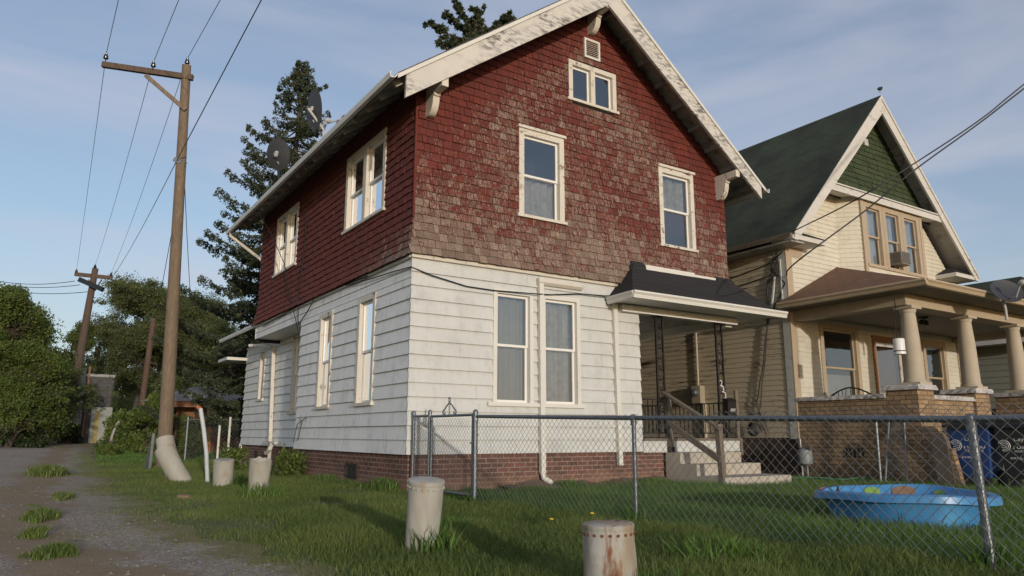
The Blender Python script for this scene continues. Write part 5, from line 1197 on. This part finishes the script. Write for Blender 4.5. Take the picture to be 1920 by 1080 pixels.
blob_m = {'pink': m_simple('pink_print', (.60, .16, .26), .4, 0, .2), 'lime': m_simple('lime_print', (.16, .28, .05), .4, 0, .2), 'navy': m_simple('navy_print', (.015, .03, .16), .4, 0, .2), 'brown': m_simple('brown_print', (.22, .13, .07), .5, 0, .3), 'black': MT['iron'], 'pale': m_simple('pale_blue_print', (.18, .45, .70), .4, 0, .1), 'purple': m_simple('purple_print', (.12, .05, .30), .4, 0, .1)}
def rimpatch(a0, a1, h0, h1, c, name='printed_shape'):
    """a coloured print lying on the inner wall (h 0..1) or the rim (h 1..2)"""
    m = MB(); K = 10; R0 = lambda h: np.interp(h, [0, 1, 1.15, 2], [.605, .703, .718, .772])-.004*(h < 1); Z0 = lambda h: np.interp(h, [0, 1, 1.15, 2], [.035, .247, .266, .266])
    out = []
    for j in range(K):
        t = 2*math.pi*j/K; a = (a0+a1)/2+(a1-a0)/2*math.cos(t)*(1+.25*math.sin(3*t)); h = (h0+h1)/2+(h1-h0)/2*math.sin(t)*(1+.2*math.cos(2*t)); h = min(max(h, 0), 2)
        f = 1+.012*math.sin(8*a)+.02*math.sin(3*a+1); r = R0(h); z = Z0(h)*1.1+.014*math.sin(2*a+.6)+.006*math.sin(5*a)+.004
        out.append((math.cos(a)*(r*f*1.02-.004), math.sin(a)*(r*f*.98-.004), z))
    c0 = tuple(np.mean(out, 0)); m.add(out+[c0], [(j, (j+1) % K, K) for j in range(K)]); return m.build(name, blob_m[c], pl, local=True, fix=False)
for a0, a1, h0, h1, c in ((104, 126, 1.2, 1.9, 'pink'), (90, 103, .5, 1.7, 'black'), (84, 98, .2, .8, 'pale'), (50, 64, .0, 1.1, 'lime'), (64, 76, .0, .45, 'lime'), (22, 40, .0, 1.1, 'brown'), (-2, 8, .0, 1., 'lime'), (8, 18, 0, .5, 'navy'), (40, 50, 0, .6, 'pale'), (-34, -18, .1, .9, 'purple'), (196, 212, 1.2, 1.9, 'pink'), (140, 152, 1.3, 1.8, 'pale'), (236, 248, 1.3, 1.9, 'pale'), (66, 80, 1.2, 1.8, 'purple')):
    rimpatch(R(a0), R(a1), h0, h1, c)
t = thing('pool_toy', 'crumpled brown and blue toy lying in the paddling pool', 'toy', pc+Vector((.05, .1, .02)))
m = MB(); m.lathe((2.62, -5.42, -.08), [(.02, 0), (.09, .02), (.11, .08), (.06, .14), (.01, .16)], 12); m.tube([(2.62, -5.42, .0), (2.75, -5.36, .07), (2.86, -5.36, .09), (2.92, -5.42, .02)], .035, 8); m.build('body', blob_m['brown'], t, smooth=True)
m = MB(); m.tube([(2.3, -5.45, -.06), (2.42, -5.4, .03), (2.55, -5.5, .0), (2.68, -5.45, .04)], [.05, .06, .06, .03], 8); m.build('cloth', blob_m['navy'], t, smooth=True)
def bin_(name, y0, x0, mt, label, W=.66, D=.6):
    t = thing(name, label, 'bin', (x0+D/2, y0+W/2, -.1), 'wheeled bins beside the brick porch'); zb = -.1
    def ring(i, z): return [(x0+i, y0+i, z), (x0+D-i, y0+i, z), (x0+D-i, y0+W-i, z), (x0+i, y0+W-i, z)]
    m = MB(); a, b, c = ring(.09, zb+.14), ring(.015, zb+.90), ring(.0, zb+.93); m.hexa(a+b); m.hexa([(p[0], p[1], p[2]+.001) for p in b]+ring(.015, zb+.93)); m.build('body', mt, t)
    m = MB(); m.hexa(ring(-.03, zb+.935)+ring(-.03, zb+.975)); m.hexa(ring(.0, zb+.976)+ring(.07, zb+1.02)); m.box((x0-.08, y0+.08, zb+.92), (x0-.032, y0+W-.08, zb+.955)); m.build('lid', 'binlid', t)
    for y in (y0+.03, y0+W-.09): m = MB(); m.lathe((x0+D-.16, y, zb+.13), [(.02, 0), (.125, 0), (.13, .02), (.13, .045), (.12, .065), (.02, .065)], 20, ax=(0, 1, 0)); m.build('wheel', 'iron', t, smooth=True)
    for y in (y0+.12, y0+W-.2): m = MB(); m.box((x0+.1, y, zb), (x0+.2, y+.08, zb+.15)); m.build('foot', 'binlid', t)
    yc = y0+W/2; fx = lambda z: x0+.015+(.90-(z-zb))*.0987-.006
    rt = (R(90-5.6), 0, R(-90))
    for body, size, z, dy in (('City of', .085, .62, -.06), ('Toledo', .12, .50, -.07), ('SOLID WASTE', .045, .45, -.07), ('419-936-2511', .052, .34, 0)):
        text(body, size, (fx(z), yc+dy, z), rt, 'lettering', 'printed_text', t)
    m = MB(); cy, cz = yc+.20, .55
    for r in (.085, .06): m.tube([(fx(cz+r*math.sin(a)), cy+r*math.cos(a), cz+r*math.sin(a)) for a in [i*.4 for i in range(1, 14)]], .006, 5)
    for k in range(3): m.bar((fx(cz-.04+.03*k), cy-.04, cz-.04+.03*k), (fx(cz-.02+.03*k), cy+.045, cz-.02+.03*k), .008)
    m.build('emblem', 'lettering', t)
    return t
MT['binlid'] = m_simple('black_bin_plastic', (.014, .015, .018), .5); MT['binblue'] = m_simple('blue_bin_plastic', (.018, .055, .19), .45, 0, .15); MT['binblack'] = m_simple('dark_grey_bin_plastic', (.022, .023, .025), .5, 0, .2)
bin_('wheeled_bin', -3.86, 8.30, 'binblue', 'blue wheeled bin with white city lettering, nearest the brick pier')
bin_('wheeled_bin', -4.56, 8.36, 'binblack', 'black wheeled bin with white city lettering at the right edge')
m = MB(); m.prism([(8.14, -3.09, -.12), (8.14, -3.36, -.12), (8.14, -3.28, .60), (8.14, -3.23, .74), (8.14, -3.08, .75), (8.14, -3.04, .6)], (.09, 0, 0)); o = m.build('stone_slab', m_simple('stained_slab', (.12, .10, .08), .9, 0, .4, 4, .3)); tag(o, 'dark stained slab leaning at the foot of the brick pier beside the blue bin', 'slab')
m = MB(); m.prism([(8.16, -3.37, -.12), (8.16, -3.45, -.12), (8.16, -3.34, .50), (8.16, -3.29, .50)], (.12, 0, 0)); o = m.build('brick_buttress', 'tanbrick'); tag(o, 'narrow sloping tan brick buttress between the slab and the blue bin', 'buttress')
m = MB(); m.box((9.2, -3.5, .93), (9.7, -3.0, .99)); m.box((9.2, -3.9, .8), (9.25, -3.0, .93)); o = m.build('red_board', m_simple('faded_red_board', (.28, .09, .05), .7, 0, .2)); 
o.location.z = 0; tag(o, 'faded red board showing just above the blue bin', 'board')
m = MB(); m.tube([(8.25, -2.02, -.3), (8.28, -2.02, 1.04)], .028, 12); m.lathe((8.28, -2.02, 1.04), [(.032, -.02), (.032, .01), (.02, .03), (.002, .035)], 12); o = m.build('fence_post', 'galv', smooth=True); tag(o, 'lone galvanised fence post in front of the brick porch wall', 'post')
t = thing('gate_panel', 'spare chain link gate panel leaning on the brick porch wall', 'gate', (8.3, -2.3, -.1))
lf = Fr((8.26, -2.5, -.1), (0, 1, 0), (-1, 0, 0)); 
m = MB(); q = [(8.26, -2.50, -.1), (8.45, -2.44, 1.0), (8.45, -2.17, 1.0), (8.26, -2.10, -.1)]
for i in range(4): m.tube([q[i], q[(i+1) % 4]], .017, 8)
m.build('gate_frame', 'galv', t, smooth=True)
m = MB(); K = 22
for i in range(K):
    for s in (1, -1):
        z0_ = i/K; a = Vector(q[0]).lerp(q[3], .02 if s > 0 else .98); 
        P0 = Vector(q[0]).lerp(Vector(q[1]), z0_) if s > 0 else Vector(q[3]).lerp(Vector(q[2]), z0_); P1 = Vector(q[3]).lerp(Vector(q[2]), min(1, z0_+.3)) if s > 0 else Vector(q[0]).lerp(Vector(q[1]), min(1, z0_+.3))
        m.tube([P0, P1], .003, 4)
m.build('wire_mesh', 'wire', t)
# gazebo, back fence, garage
MT['orange_post'] = m_wood('orange_stained_post', (.50, .20, .07), (.33, .12, .05))
MT['brownwall'] = m_wood('brown_board_wall', (.26, .12, .06), (.17, .08, .045), (6, 6, 6), 2)
DG = 27.
gzb = thing('garden_shed', 'brown hipped roof garden shed with orange stained posts behind the side fence', 'shed', at(380, 832, DG))
cx = at(372, 760, DG+2); zt_ = at(360, 718, DG+2).z; ze = at(440, 752, DG).z; zb = .0
x0, x1 = at(290, 752, DG).x, at(447, 752, DG).x; yy = at(380, 752, DG).y
A_, B_ = Vector((at(262, 752, DG).x, at(262, 752, DG).y, ze)), Vector((at(448, 752, DG).x, at(448, 752, DG).y, ze)); u = (B_-A_).normalized(); v = Vector((-u.y, u.x, 0)); W2_ = (B_-A_).length
def gp(a, b, z): p = A_+u*a+v*b; return Vector((p.x, p.y, z))
m = MB(); mid = W2_*.42; m.add([gp(0, 0, ze), gp(W2_, 0, ze), gp(W2_, 4.2, ze), gp(0, 4.2, ze), gp(mid, 2.1, zt_), gp(mid+.3, 2.1, zt_)], [(0, 1, 5, 4), (1, 2, 5), (2, 3, 4, 5), (3, 0, 4), (0, 3, 2, 1)]); m.build('hipped_roof', m_roof('pale_grey_shed_shingles', (.15, .145, .14), (.19, .185, .175)), gzb)
m = MB(); m.hexa([gp(.05, .05, ze-.22), gp(W2_-.05, .05, ze-.22), gp(W2_-.05, .12, ze-.22), gp(.05, .12, ze-.22), gp(.05, .05, ze-.01), gp(W2_-.05, .05, ze-.01), gp(W2_-.05, .12, ze-.01), gp(.05, .12, ze-.01)]); m.build('eave_beam', 'brownwall', gzb)
for px in (302, 372, 394):
    c = at(px, 770, DG-.1); m = MB(); m.box((c.x-.09, c.y-.09, -.1), (c.x+.09, c.y+.09, ze-.02)); m.build('post', 'orange_post', gzb)
m = MB(); m.hexa([gp(.8, 1.3, -.1), gp(W2_-.5, 1.3, -.1), gp(W2_-.5, 3.7, -.1), gp(.8, 3.7, -.1), gp(.8, 1.3, ze), gp(W2_-.5, 1.3, ze), gp(W2_-.5, 3.7, ze), gp(.8, 3.7, ze)]); m.build('board_wall', 'brownwall', gzb)
bf = thing('back_fence', 'dark chain link fence beyond the corner of the white siding', 'fence', at(400, 845, 22.))
fa, fb = at(352, 800, 22), at(462, 800, 22); fa.z = fb.z = 0; fu = (fb-fa).normalized(); fr2 = Fr(fa, fu, (fu.y, -fu.x, 0)); LF = (fb-fa).length
for px, dz in ((412, 0), (431, .0), (352, 0)):
    uu = (at(px, 800, 22)-fa).dot(fu); m = MB(); p = fr2(uu, 0); m.tube([(p.x, p.y, -.2), (p.x, p.y, 1.2)], .035, 8); m.build('post', 'white' if px != 352 else 'galv', bf, smooth=True)
m = MB(); m.tube([fr2(0, 1.12), fr2(LF, 1.12)], .02, 8); m.build('top_rail', 'galv', bf)
fence_mesh(fr2, 0, LF, -.05, 1.12, .12, .004).build('wire_mesh', 'galv', bf, fix=False)
MT['block'] = m_brick('grey_concrete_block', (.105, .10, .098), (.085, .08, .078), (.065, .06, .058), .42, .21, (.05, .045, .04), .5)
ga = thing('block_garage', 'grey flat topped concrete block garage at the end of the alley', 'garage', at(150, 823, 46))
zt1 = at(205, 708, 43).z; 
c2 = at(213, 712, 43); c1_ = at(20, 690, 39.5); base_ = [Vector((c1_.x, c1_.y, 0)), Vector((c2.x, c2.y, 0))]; uu = (base_[1]-base_[0]).normalized(); vv = Vector((-uu.y, uu.x, 0)); LL = (base_[1]-base_[0]).length
gf = Fr(base_[0], uu, -vv)
m = MB(); gf.box(m, 0, LL, -.2, zt1, -8, 0); m.build('block_wall', 'block', ga)
m = MB(); gf.box(m, -.05, LL+.05, zt1+.002, zt1+.15, -8.05, .05); m.build('parapet', 'soffit', ga)
def gu(px): 
    d = at(px, 800, 45)-CAM; d.z = 0; n_ = gf.n; t__ = (gf.o-CAM).dot(n_)/d.dot(n_); return (CAM+d*t__-gf.o).dot(uu)
m = MB(); gf.box(m, gu(130), gu(150), .1, 4.4, 0, .06); m.build('door', 'sage', ga)
m = MB(); gf.box(m, gu(154), gu(157), .1, 4.5, 0, .08); m.build('door_frame', 'orange_w', ga)
m = MB(); gf.box(m, gu(168), gu(207), .05, 2.2, .0, .05); m.build('painted_panel', 'sage', ga)
m = MB(); gf.box(m, gu(175), gu(183), .05, 2.0, .051, .08); m.build('yellow_board', m_simple('faded_yellow_board', (.30, .24, .09), .8), ga)
m = MB(); gf.box(m, gu(78), gu(110), .0, 2.4, .0, .06); m.build('garage_door', 'siding_side', ga)
m = MB(); m.tube([at(230, 780, 30), at(217, 800, 29.5), at(210, 818, 29), at(206, 838, 29)], .05, 8); o = m.build('bent_white_pipe', 'can3'); o.name = 'bent_pipe'; tag(o, 'bent white pipe at the edge of the bushes near the far end of the alley', 'pipe')

# ================================================================== TREES
def leafcloud(pts, rad, per, size, seed, flat=.6, elong=1.6, tonef=None):
    g = np.random.default_rng(seed); P_ = np.repeat(np.array(pts), per, 0); Rr = np.repeat(np.array(rad), per)[:, None]
    tone_c = np.repeat(np.clip(g.normal(.5, .25, len(pts)), 0, 1), per)
    n = len(P_); d = g.normal(0, 1, (n, 3)); d[:, 2] *= flat; d = d/np.maximum(1, np.linalg.norm(d, axis=1, keepdims=True)/1.3); c = P_+d*Rr*.62
    a = g.normal(0, 1, (n, 3)); a /= np.linalg.norm(a, axis=1, keepdims=True); b = g.normal(0, 1, (n, 3)); b -= (b*a).sum(1, keepdims=True)*a; b /= np.linalg.norm(b, axis=1, keepdims=True)
    s = size*g.uniform(.6, 1.4, (n, 1)); a = a*s*elong/2; b = b*s/2
    V = np.stack([c-a, c-b*.9, c+a, c+b*.9], 1).reshape(-1, 3)
    tn = np.stack([np.clip(tone_c+g.normal(0, .12, n), 0, 1), (g.random(n) < .03)*.6, g.random(n)], -1)
    return V, n, np.repeat(tn, 4, 0)
def branchy(base, height, spread, seed, levels=3, lean=(0, 0), trunk_r=.2, first=.25, up_=.5, nb=7, droop=0., taper=.55):
    g = random.Random(seed); m = MB(); tips = []
    def grow(p, d, L, r, lv):
        pts = [p]; rr = [r]; q = p.copy(); dd = d.copy(); K = 5
        for k in range(K):
            dd = (dd+Vector((g.gauss(0, .14), g.gauss(0, .14), g.gauss(0, .08)-droop*(lv > 0)*.12))).normalized(); q = q+dd*(L/K); pts.append(q.copy()); rr.append(max(.008, r*(1-.75*(k+1)/K)))
        m.tube(pts, rr, 8 if lv == 0 else 5, cap=False)
        if lv >= levels: tips.extend(pts[2:]); return
        n_ = nb if lv == 0 else max(3, nb-3)
        for i in range(n_):
            f = first+(1-first)*(i+g.random()*.7)/n_ if lv == 0 else .3+.7*(i+g.random()*.6)/n_; f = min(f, .99); k = int(f*K); b = pts[k].lerp(pts[min(k+1, K)], f*K-k)
            an = g.uniform(0, 2*math.pi); out = Vector((math.cos(an), math.sin(an), g.uniform(-.1, 1)*up_+.15)).normalized() if lv == 0 else (dd*.55+Vector((g.gauss(0, .7), g.gauss(0, .7), g.gauss(.1, .45)))).normalized()
            grow(b, out, (spread*(1.2-taper*f) if lv == 0 else L*g.uniform(.4, .62)), rr[k]*.55, lv+1)
        tips.append(pts[-1])
    grow(Vector(base), Vector((lean[0], lean[1], 1)).normalized(), height*.92, trunk_r, 0)
    return m, tips
def tree(name, label, cat, base, height, spread, seed, leafm, per=30, size=.10, rad=.5, group=None, flat=.7, gap=.35, gs=1., **kw):
    m, tips = branchy(base, height, spread, seed, **kw)
    w_ = 2.1/max(.4, rad)*.55*gs; tips = [p for p in tips if math.sin(p.x*w_+seed)*math.sin(p.y*w_*1.1+1)+math.sin(p.z*w_*1.3+p.x*w_*.5+seed*2)*.9+.5*math.sin((p.x+p.y-p.z)*w_*2.3) < 1.3-gap*1.6]; t = thing(name, label, cat, base, group)
    m.build('trunk', 'bark', t, smooth=True, fix=False)
    g = random.Random(seed); V, n, tn = leafcloud([tuple(p) for p in tips], [rad*g.choice((.45, .7, 1., 1.5)) for p in tips], per, size, seed, flat)
    np_mesh('crown', V, n, leafm, tn, t); return t
MT['bark'] = m_wood('tree_bark', (.085, .065, .05), (.045, .035, .028), (5, 5, 1), 3)
MT['leafA'] = m_leaf('mid_green_leaves', (.075, .105, .028), (.165, .205, .055), (.16, .12, .04), .45)
MT['leafB'] = m_leaf('fresh_green_leaves', (.07, .108, .022), (.165, .215, .045), None, .45)
MT['leafC'] = m_leaf('olive_willow_leaves', (.085, .108, .034), (.18, .205, .07), (.18, .14, .07), .5)
MT['leafD'] = m_leaf('dark_shrub_leaves', (.016, .030, .008), (.04, .062, .015), None, .3)
MT['needle'] = m_leaf('spruce_needles', (.024, .038, .017), (.062, .080, .034), (.07, .05, .03), .12, .7)
def gbase(px, py, d): p = at(px, py, d); return Vector((p.x, p.y, gz(p.x, p.y)-.05))
def hgt(px, py, d, b): return at(px, py, d).z-b.z
for i, (px, top, d, sp, lf, lab, kw) in enumerate([
    (62, 500, 38, 2.6, 'leafA', 'tallest leafy tree left of the alley, with a pale feathery top', dict(nb=34, first=.12, up_=1.7, size=.075, per=34, taper=1.0)),
    (-16, 520, 33, 2.6, 'leafB', 'fresh green tree cut off by the left edge of the picture', dict(nb=34, first=.06, up_=1.4, size=.07, per=36, taper=1.0)),
    (108, 590, 48, 1.6, 'leafA', 'narrow leafy tree close to the leaning distant pole', dict(nb=24, first=.3, up_=1.7, size=.08, per=28, taper=.9)),
    (14, 650, 32, 1.6, 'leafB', 'low bright tree at the left edge beside the alley', dict(nb=30, first=.05, up_=1.2, size=.065, per=36, taper=.8)),
    (56, 690, 36, 1.6, 'leafA', 'low bushy tree under the tall feathery one', dict(nb=28, first=.05, up_=1.2, size=.07, per=34, taper=.8))]):
    b = gbase(px, 835, d); tree('leafy_tree', lab, 'tree', b, hgt(px, top, d, b), sp, 40+i, lf, group='trees left of the alley', rad=.38, levels=2, trunk_r=.15, gap=.6, gs=.6, **kw)
for i, (px, top, d, sp, lab) in enumerate([(250, 515, 54, 4.9, 'broad feathery tree behind the tan utility pole'), (348, 520, 50, 3.4, 'feathery tree between the tan utility pole and the spruce'), (405, 610, 38, 2.0, 'lower tree in front of the spruce by the shed')]):
    b = gbase(px, 835, d); tree('spreading_tree', lab, 'tree', b, hgt(px, top, d, b), sp, 60+i, 'leafC', group='trees behind the utility pole', rad=.60, levels=3, nb=15, first=.46, up_=.55, size=.075, per=30, flat=.4, droop=.7, trunk_r=.24, taper=.55, gap=.62, gs=.8)
for i, (px, top, d, sp, lf, lab) in enumerate([(132, 800, 40, .55, 'leafD', 'dark bush at the foot of the distant leaning pole'), (60, 800, 38, 1.0, 'leafD', 'dark bush left of the pale garage door'), (272, 745, 26, .6, 'leafB', 'leafy bush left of the tan utility pole'), (243, 775, 30, .6, 'leafB', 'vine covered stump at the alley edge'), (352, 790, 23, .45, 'leafA', 'bush right of the tan utility pole'), (330, 705, 36, 1.6, 'leafC', 'tall bush behind the shed roof'), (205, 822, 25, .3, 'leafB', 'small bright weed at the grass edge of the alley'), (40, 800, 33, 1.0, 'leafD', 'dark hedge bush at the left side of the alley'), (292, 770, 30, .7, 'leafD', 'dark bush directly behind the tan utility pole')]):
    b = gbase(px, 835, d); h = max(.5, hgt(px, top, d, b)); tree('bush', lab, 'bush', b, h, sp, 80+i, lf, group='bushes along the alley', rad=.36*max(.5, sp), levels=2, nb=11, first=.04, up_=.9, size=.075, per=44, trunk_r=.05)
for i, (px, d, sp, h, lab) in enumerate([(440, 17., .45, .5, 'low weeds at the rear corner of the white siding'), (548, 0, .3, .4, 'weeds against the brick under the side windows'), (1365, 0, .1, .2, 'x')][:2]):
    if d: b = gbase(px, 880, d); b.z = gz(b.x, b.y)-.03
    else: b = Vector((-.25, 4.6, -.12))
    tree('weed_clump', lab, 'weeds', b, h, sp, 120+i, 'leafB', group='weeds by the house', rad=.22, levels=1, nb=12, first=.03, up_=.8, size=.05, per=40, trunk_r=.012)
# a far belt of trees so that the horizon is closed
V_, n_, t_all = [], 0, []
g = random.Random(5)
pts = []; rd = []
for i in range(240):
    px = g.uniform(-260, 520); d = g.uniform(70, 95); b = at(px, 815, d); top = g.uniform(3, 8.5)*(1 if px > 230 else .75)
    for k in range(5): pts.append((b.x+g.gauss(0, 1.5), b.y+g.gauss(0, 1.5), max(.3, top*(k+.5)/5))); rd.append(1.6)
V, n, tn = leafcloud(pts, rd, 22, .5, 77); o = np_mesh('distant_woods', V, n, 'leafC', tn); tag(o, 'distant belt of trees beyond the alley', 'woods', None, 'stuff')
# spruces
def spruce(name, label, base, apex, prof, seed, nper=7, step=.42, csize=.042, cn=30, trunk_r=.22, zmin=None, group='spruces behind the house'):
    """prof(h from the apex) = branch length"""
    g = random.Random(seed); t = thing(name, label, 'spruce', base, group); base = Vector(base); apex = Vector(apex)
    m = MB(); m.tube([base, base.lerp(apex, .5), apex], [trunk_r, trunk_r*.6, .02], 10); pts = []; rad = []
    H_ = apex.z-base.z; h = .25; an0 = 0
    while h < H_-(zmin or 1.5):
        L0 = prof(h); n_ = nper+(h > 3)
        for i in range(n_):
            an = an0+2*math.pi*i/n_+g.uniform(-.35, .35); L = L0*g.uniform(.62, 1.12); o_ = base.lerp(apex, 1-(h+g.uniform(-.15, .15))/H_)
            if h < 2: el = .5
            elif h < 5: el = .15
            else: el = -.1
            pl_ = [o_]; K = 5
            for k in range(1, K+1):
                f = k/K; pl_.append(o_+Vector((math.cos(an)*L*f, math.sin(an)*L*f, L*(el*f-.28*math.sin(f*math.pi*.8)*(h > 2)+.12*f*f))))
            m.tube(pl_, [.035, .03, .024, .018, .012, .005], 4, cap=False)
            s_ = .22+.0*h; nst = max(2, int(L/.24))
            for k in range(nst):
                f = .30+.70*(k+.5)/nst if L > .8 else (k+.5)/nst
                kk = min(K-1, int(f*K)); c = pl_[kk].lerp(pl_[kk+1], f*K-kk); wside = .34*L*(1.05-f)+.06
                for s in (-1, 0, 1):
                    if s and g.random() < .4: continue
                    q = c+Vector((-math.sin(an), math.cos(an), 0))*s*wside*g.uniform(.4, 1)+Vector((0, 0, -.08*abs(s)-.05)); pts.append(tuple(q)); rad.append(g.uniform(.08, .18)*(1 if h > 1.5 else .7))
                    if s and wside > .3: m.tube([c, q], .007, 3, cap=False)
        h += step*g.uniform(.8, 1.2); an0 += .7
    m.build('trunk', 'bark', t, smooth=True, fix=False)
    V, n, tn = leafcloud(pts, rad, cn, csize, seed, .75, 2.6); np_mesh('crown', V, n, 'needle', tn, t); return t
D3 = 27.; ab = at(566, 118, D3); sb = Vector((ab.x-.05, ab.y, 0)); H3 = ab.z
spruce('spruce', 'tall dark spruce behind the left side of the red house', sb, ab, lambda h: float(np.interp(h, [0, .8, 2, 4, 6, 8, 10, 12, 14], [.2, .6, 1.3, 2.15, 2.9, 3.3, 3.7, 3.9, 3.8])), 3, cn=34)
D4 = 24.; ap = at(893, 40, D4); bb = Vector((ap.x, ap.y, 0))
t = thing('spruce', 'spruce top with long bare reaching branches above the red house roof', 'spruce', bb, 'spruces behind the house')
m = MB(); m.tube([bb, bb.lerp(ap, .6), ap], [.25, .15, .05], 8); pts, rad = [], []; g = random.Random(12)
def limb(P_, w_=.13):
    P_ = [Vector(p) for p in P_]; m.tube(P_, [.05]+[.03]*(len(P_)-2)+[.01], 5, cap=False); c = cat3(P_, 8) if len(P_) > 2 else [P_[0].lerp(P_[1], i/8) for i in range(9)]; L_ = len(c)
    for i, q in enumerate(c):
        for k in range(2): pts.append(tuple(q+Vector((g.gauss(0, .07), g.gauss(0, .07), g.gauss(-.05, .05))))); rad.append(w_*g.uniform(.7, 1.3)*(1.25-.6*i/L_))
c_ = at(896, 58, D4)
for tip, mid, dd_ in (((801, 37), (850, 70), 0), ((822, 78), (862, 88), -.8), ((853, 0), (876, 40), .3), ((835, 22), (868, 52), 1.0), ((893, 12), (897, 36), 0), ((961, 30), (932, 42), 0), ((940, 42), (920, 62), .8), ((870, 95), (880, 85), -1.2), ((915, 90), (905, 80), -1.)):
    limb([c_+Vector((0, 0, -.3)), at(*mid, D4+dd_), at(*tip, D4+dd_*1.5)], .075)
for hh in range(3, 10):
    for i in range(6):
        an = i*1.05+hh*.5; L = .6+.38*hh; o_ = ap+Vector((0, 0, -.6-.6*hh)); limb([o_, o_+Vector((math.cos(an)*L*.5, math.sin(an)*L*.5, -.1)), o_+Vector((math.cos(an)*L, math.sin(an)*L, -.1))], .2)
m.build('trunk', 'bark', t, smooth=True, fix=False); V, n, tn = leafcloud(pts, rad, 30, .085, 31, .9, 2.6); np_mesh('crown', V, n, 'needle', tn, t)
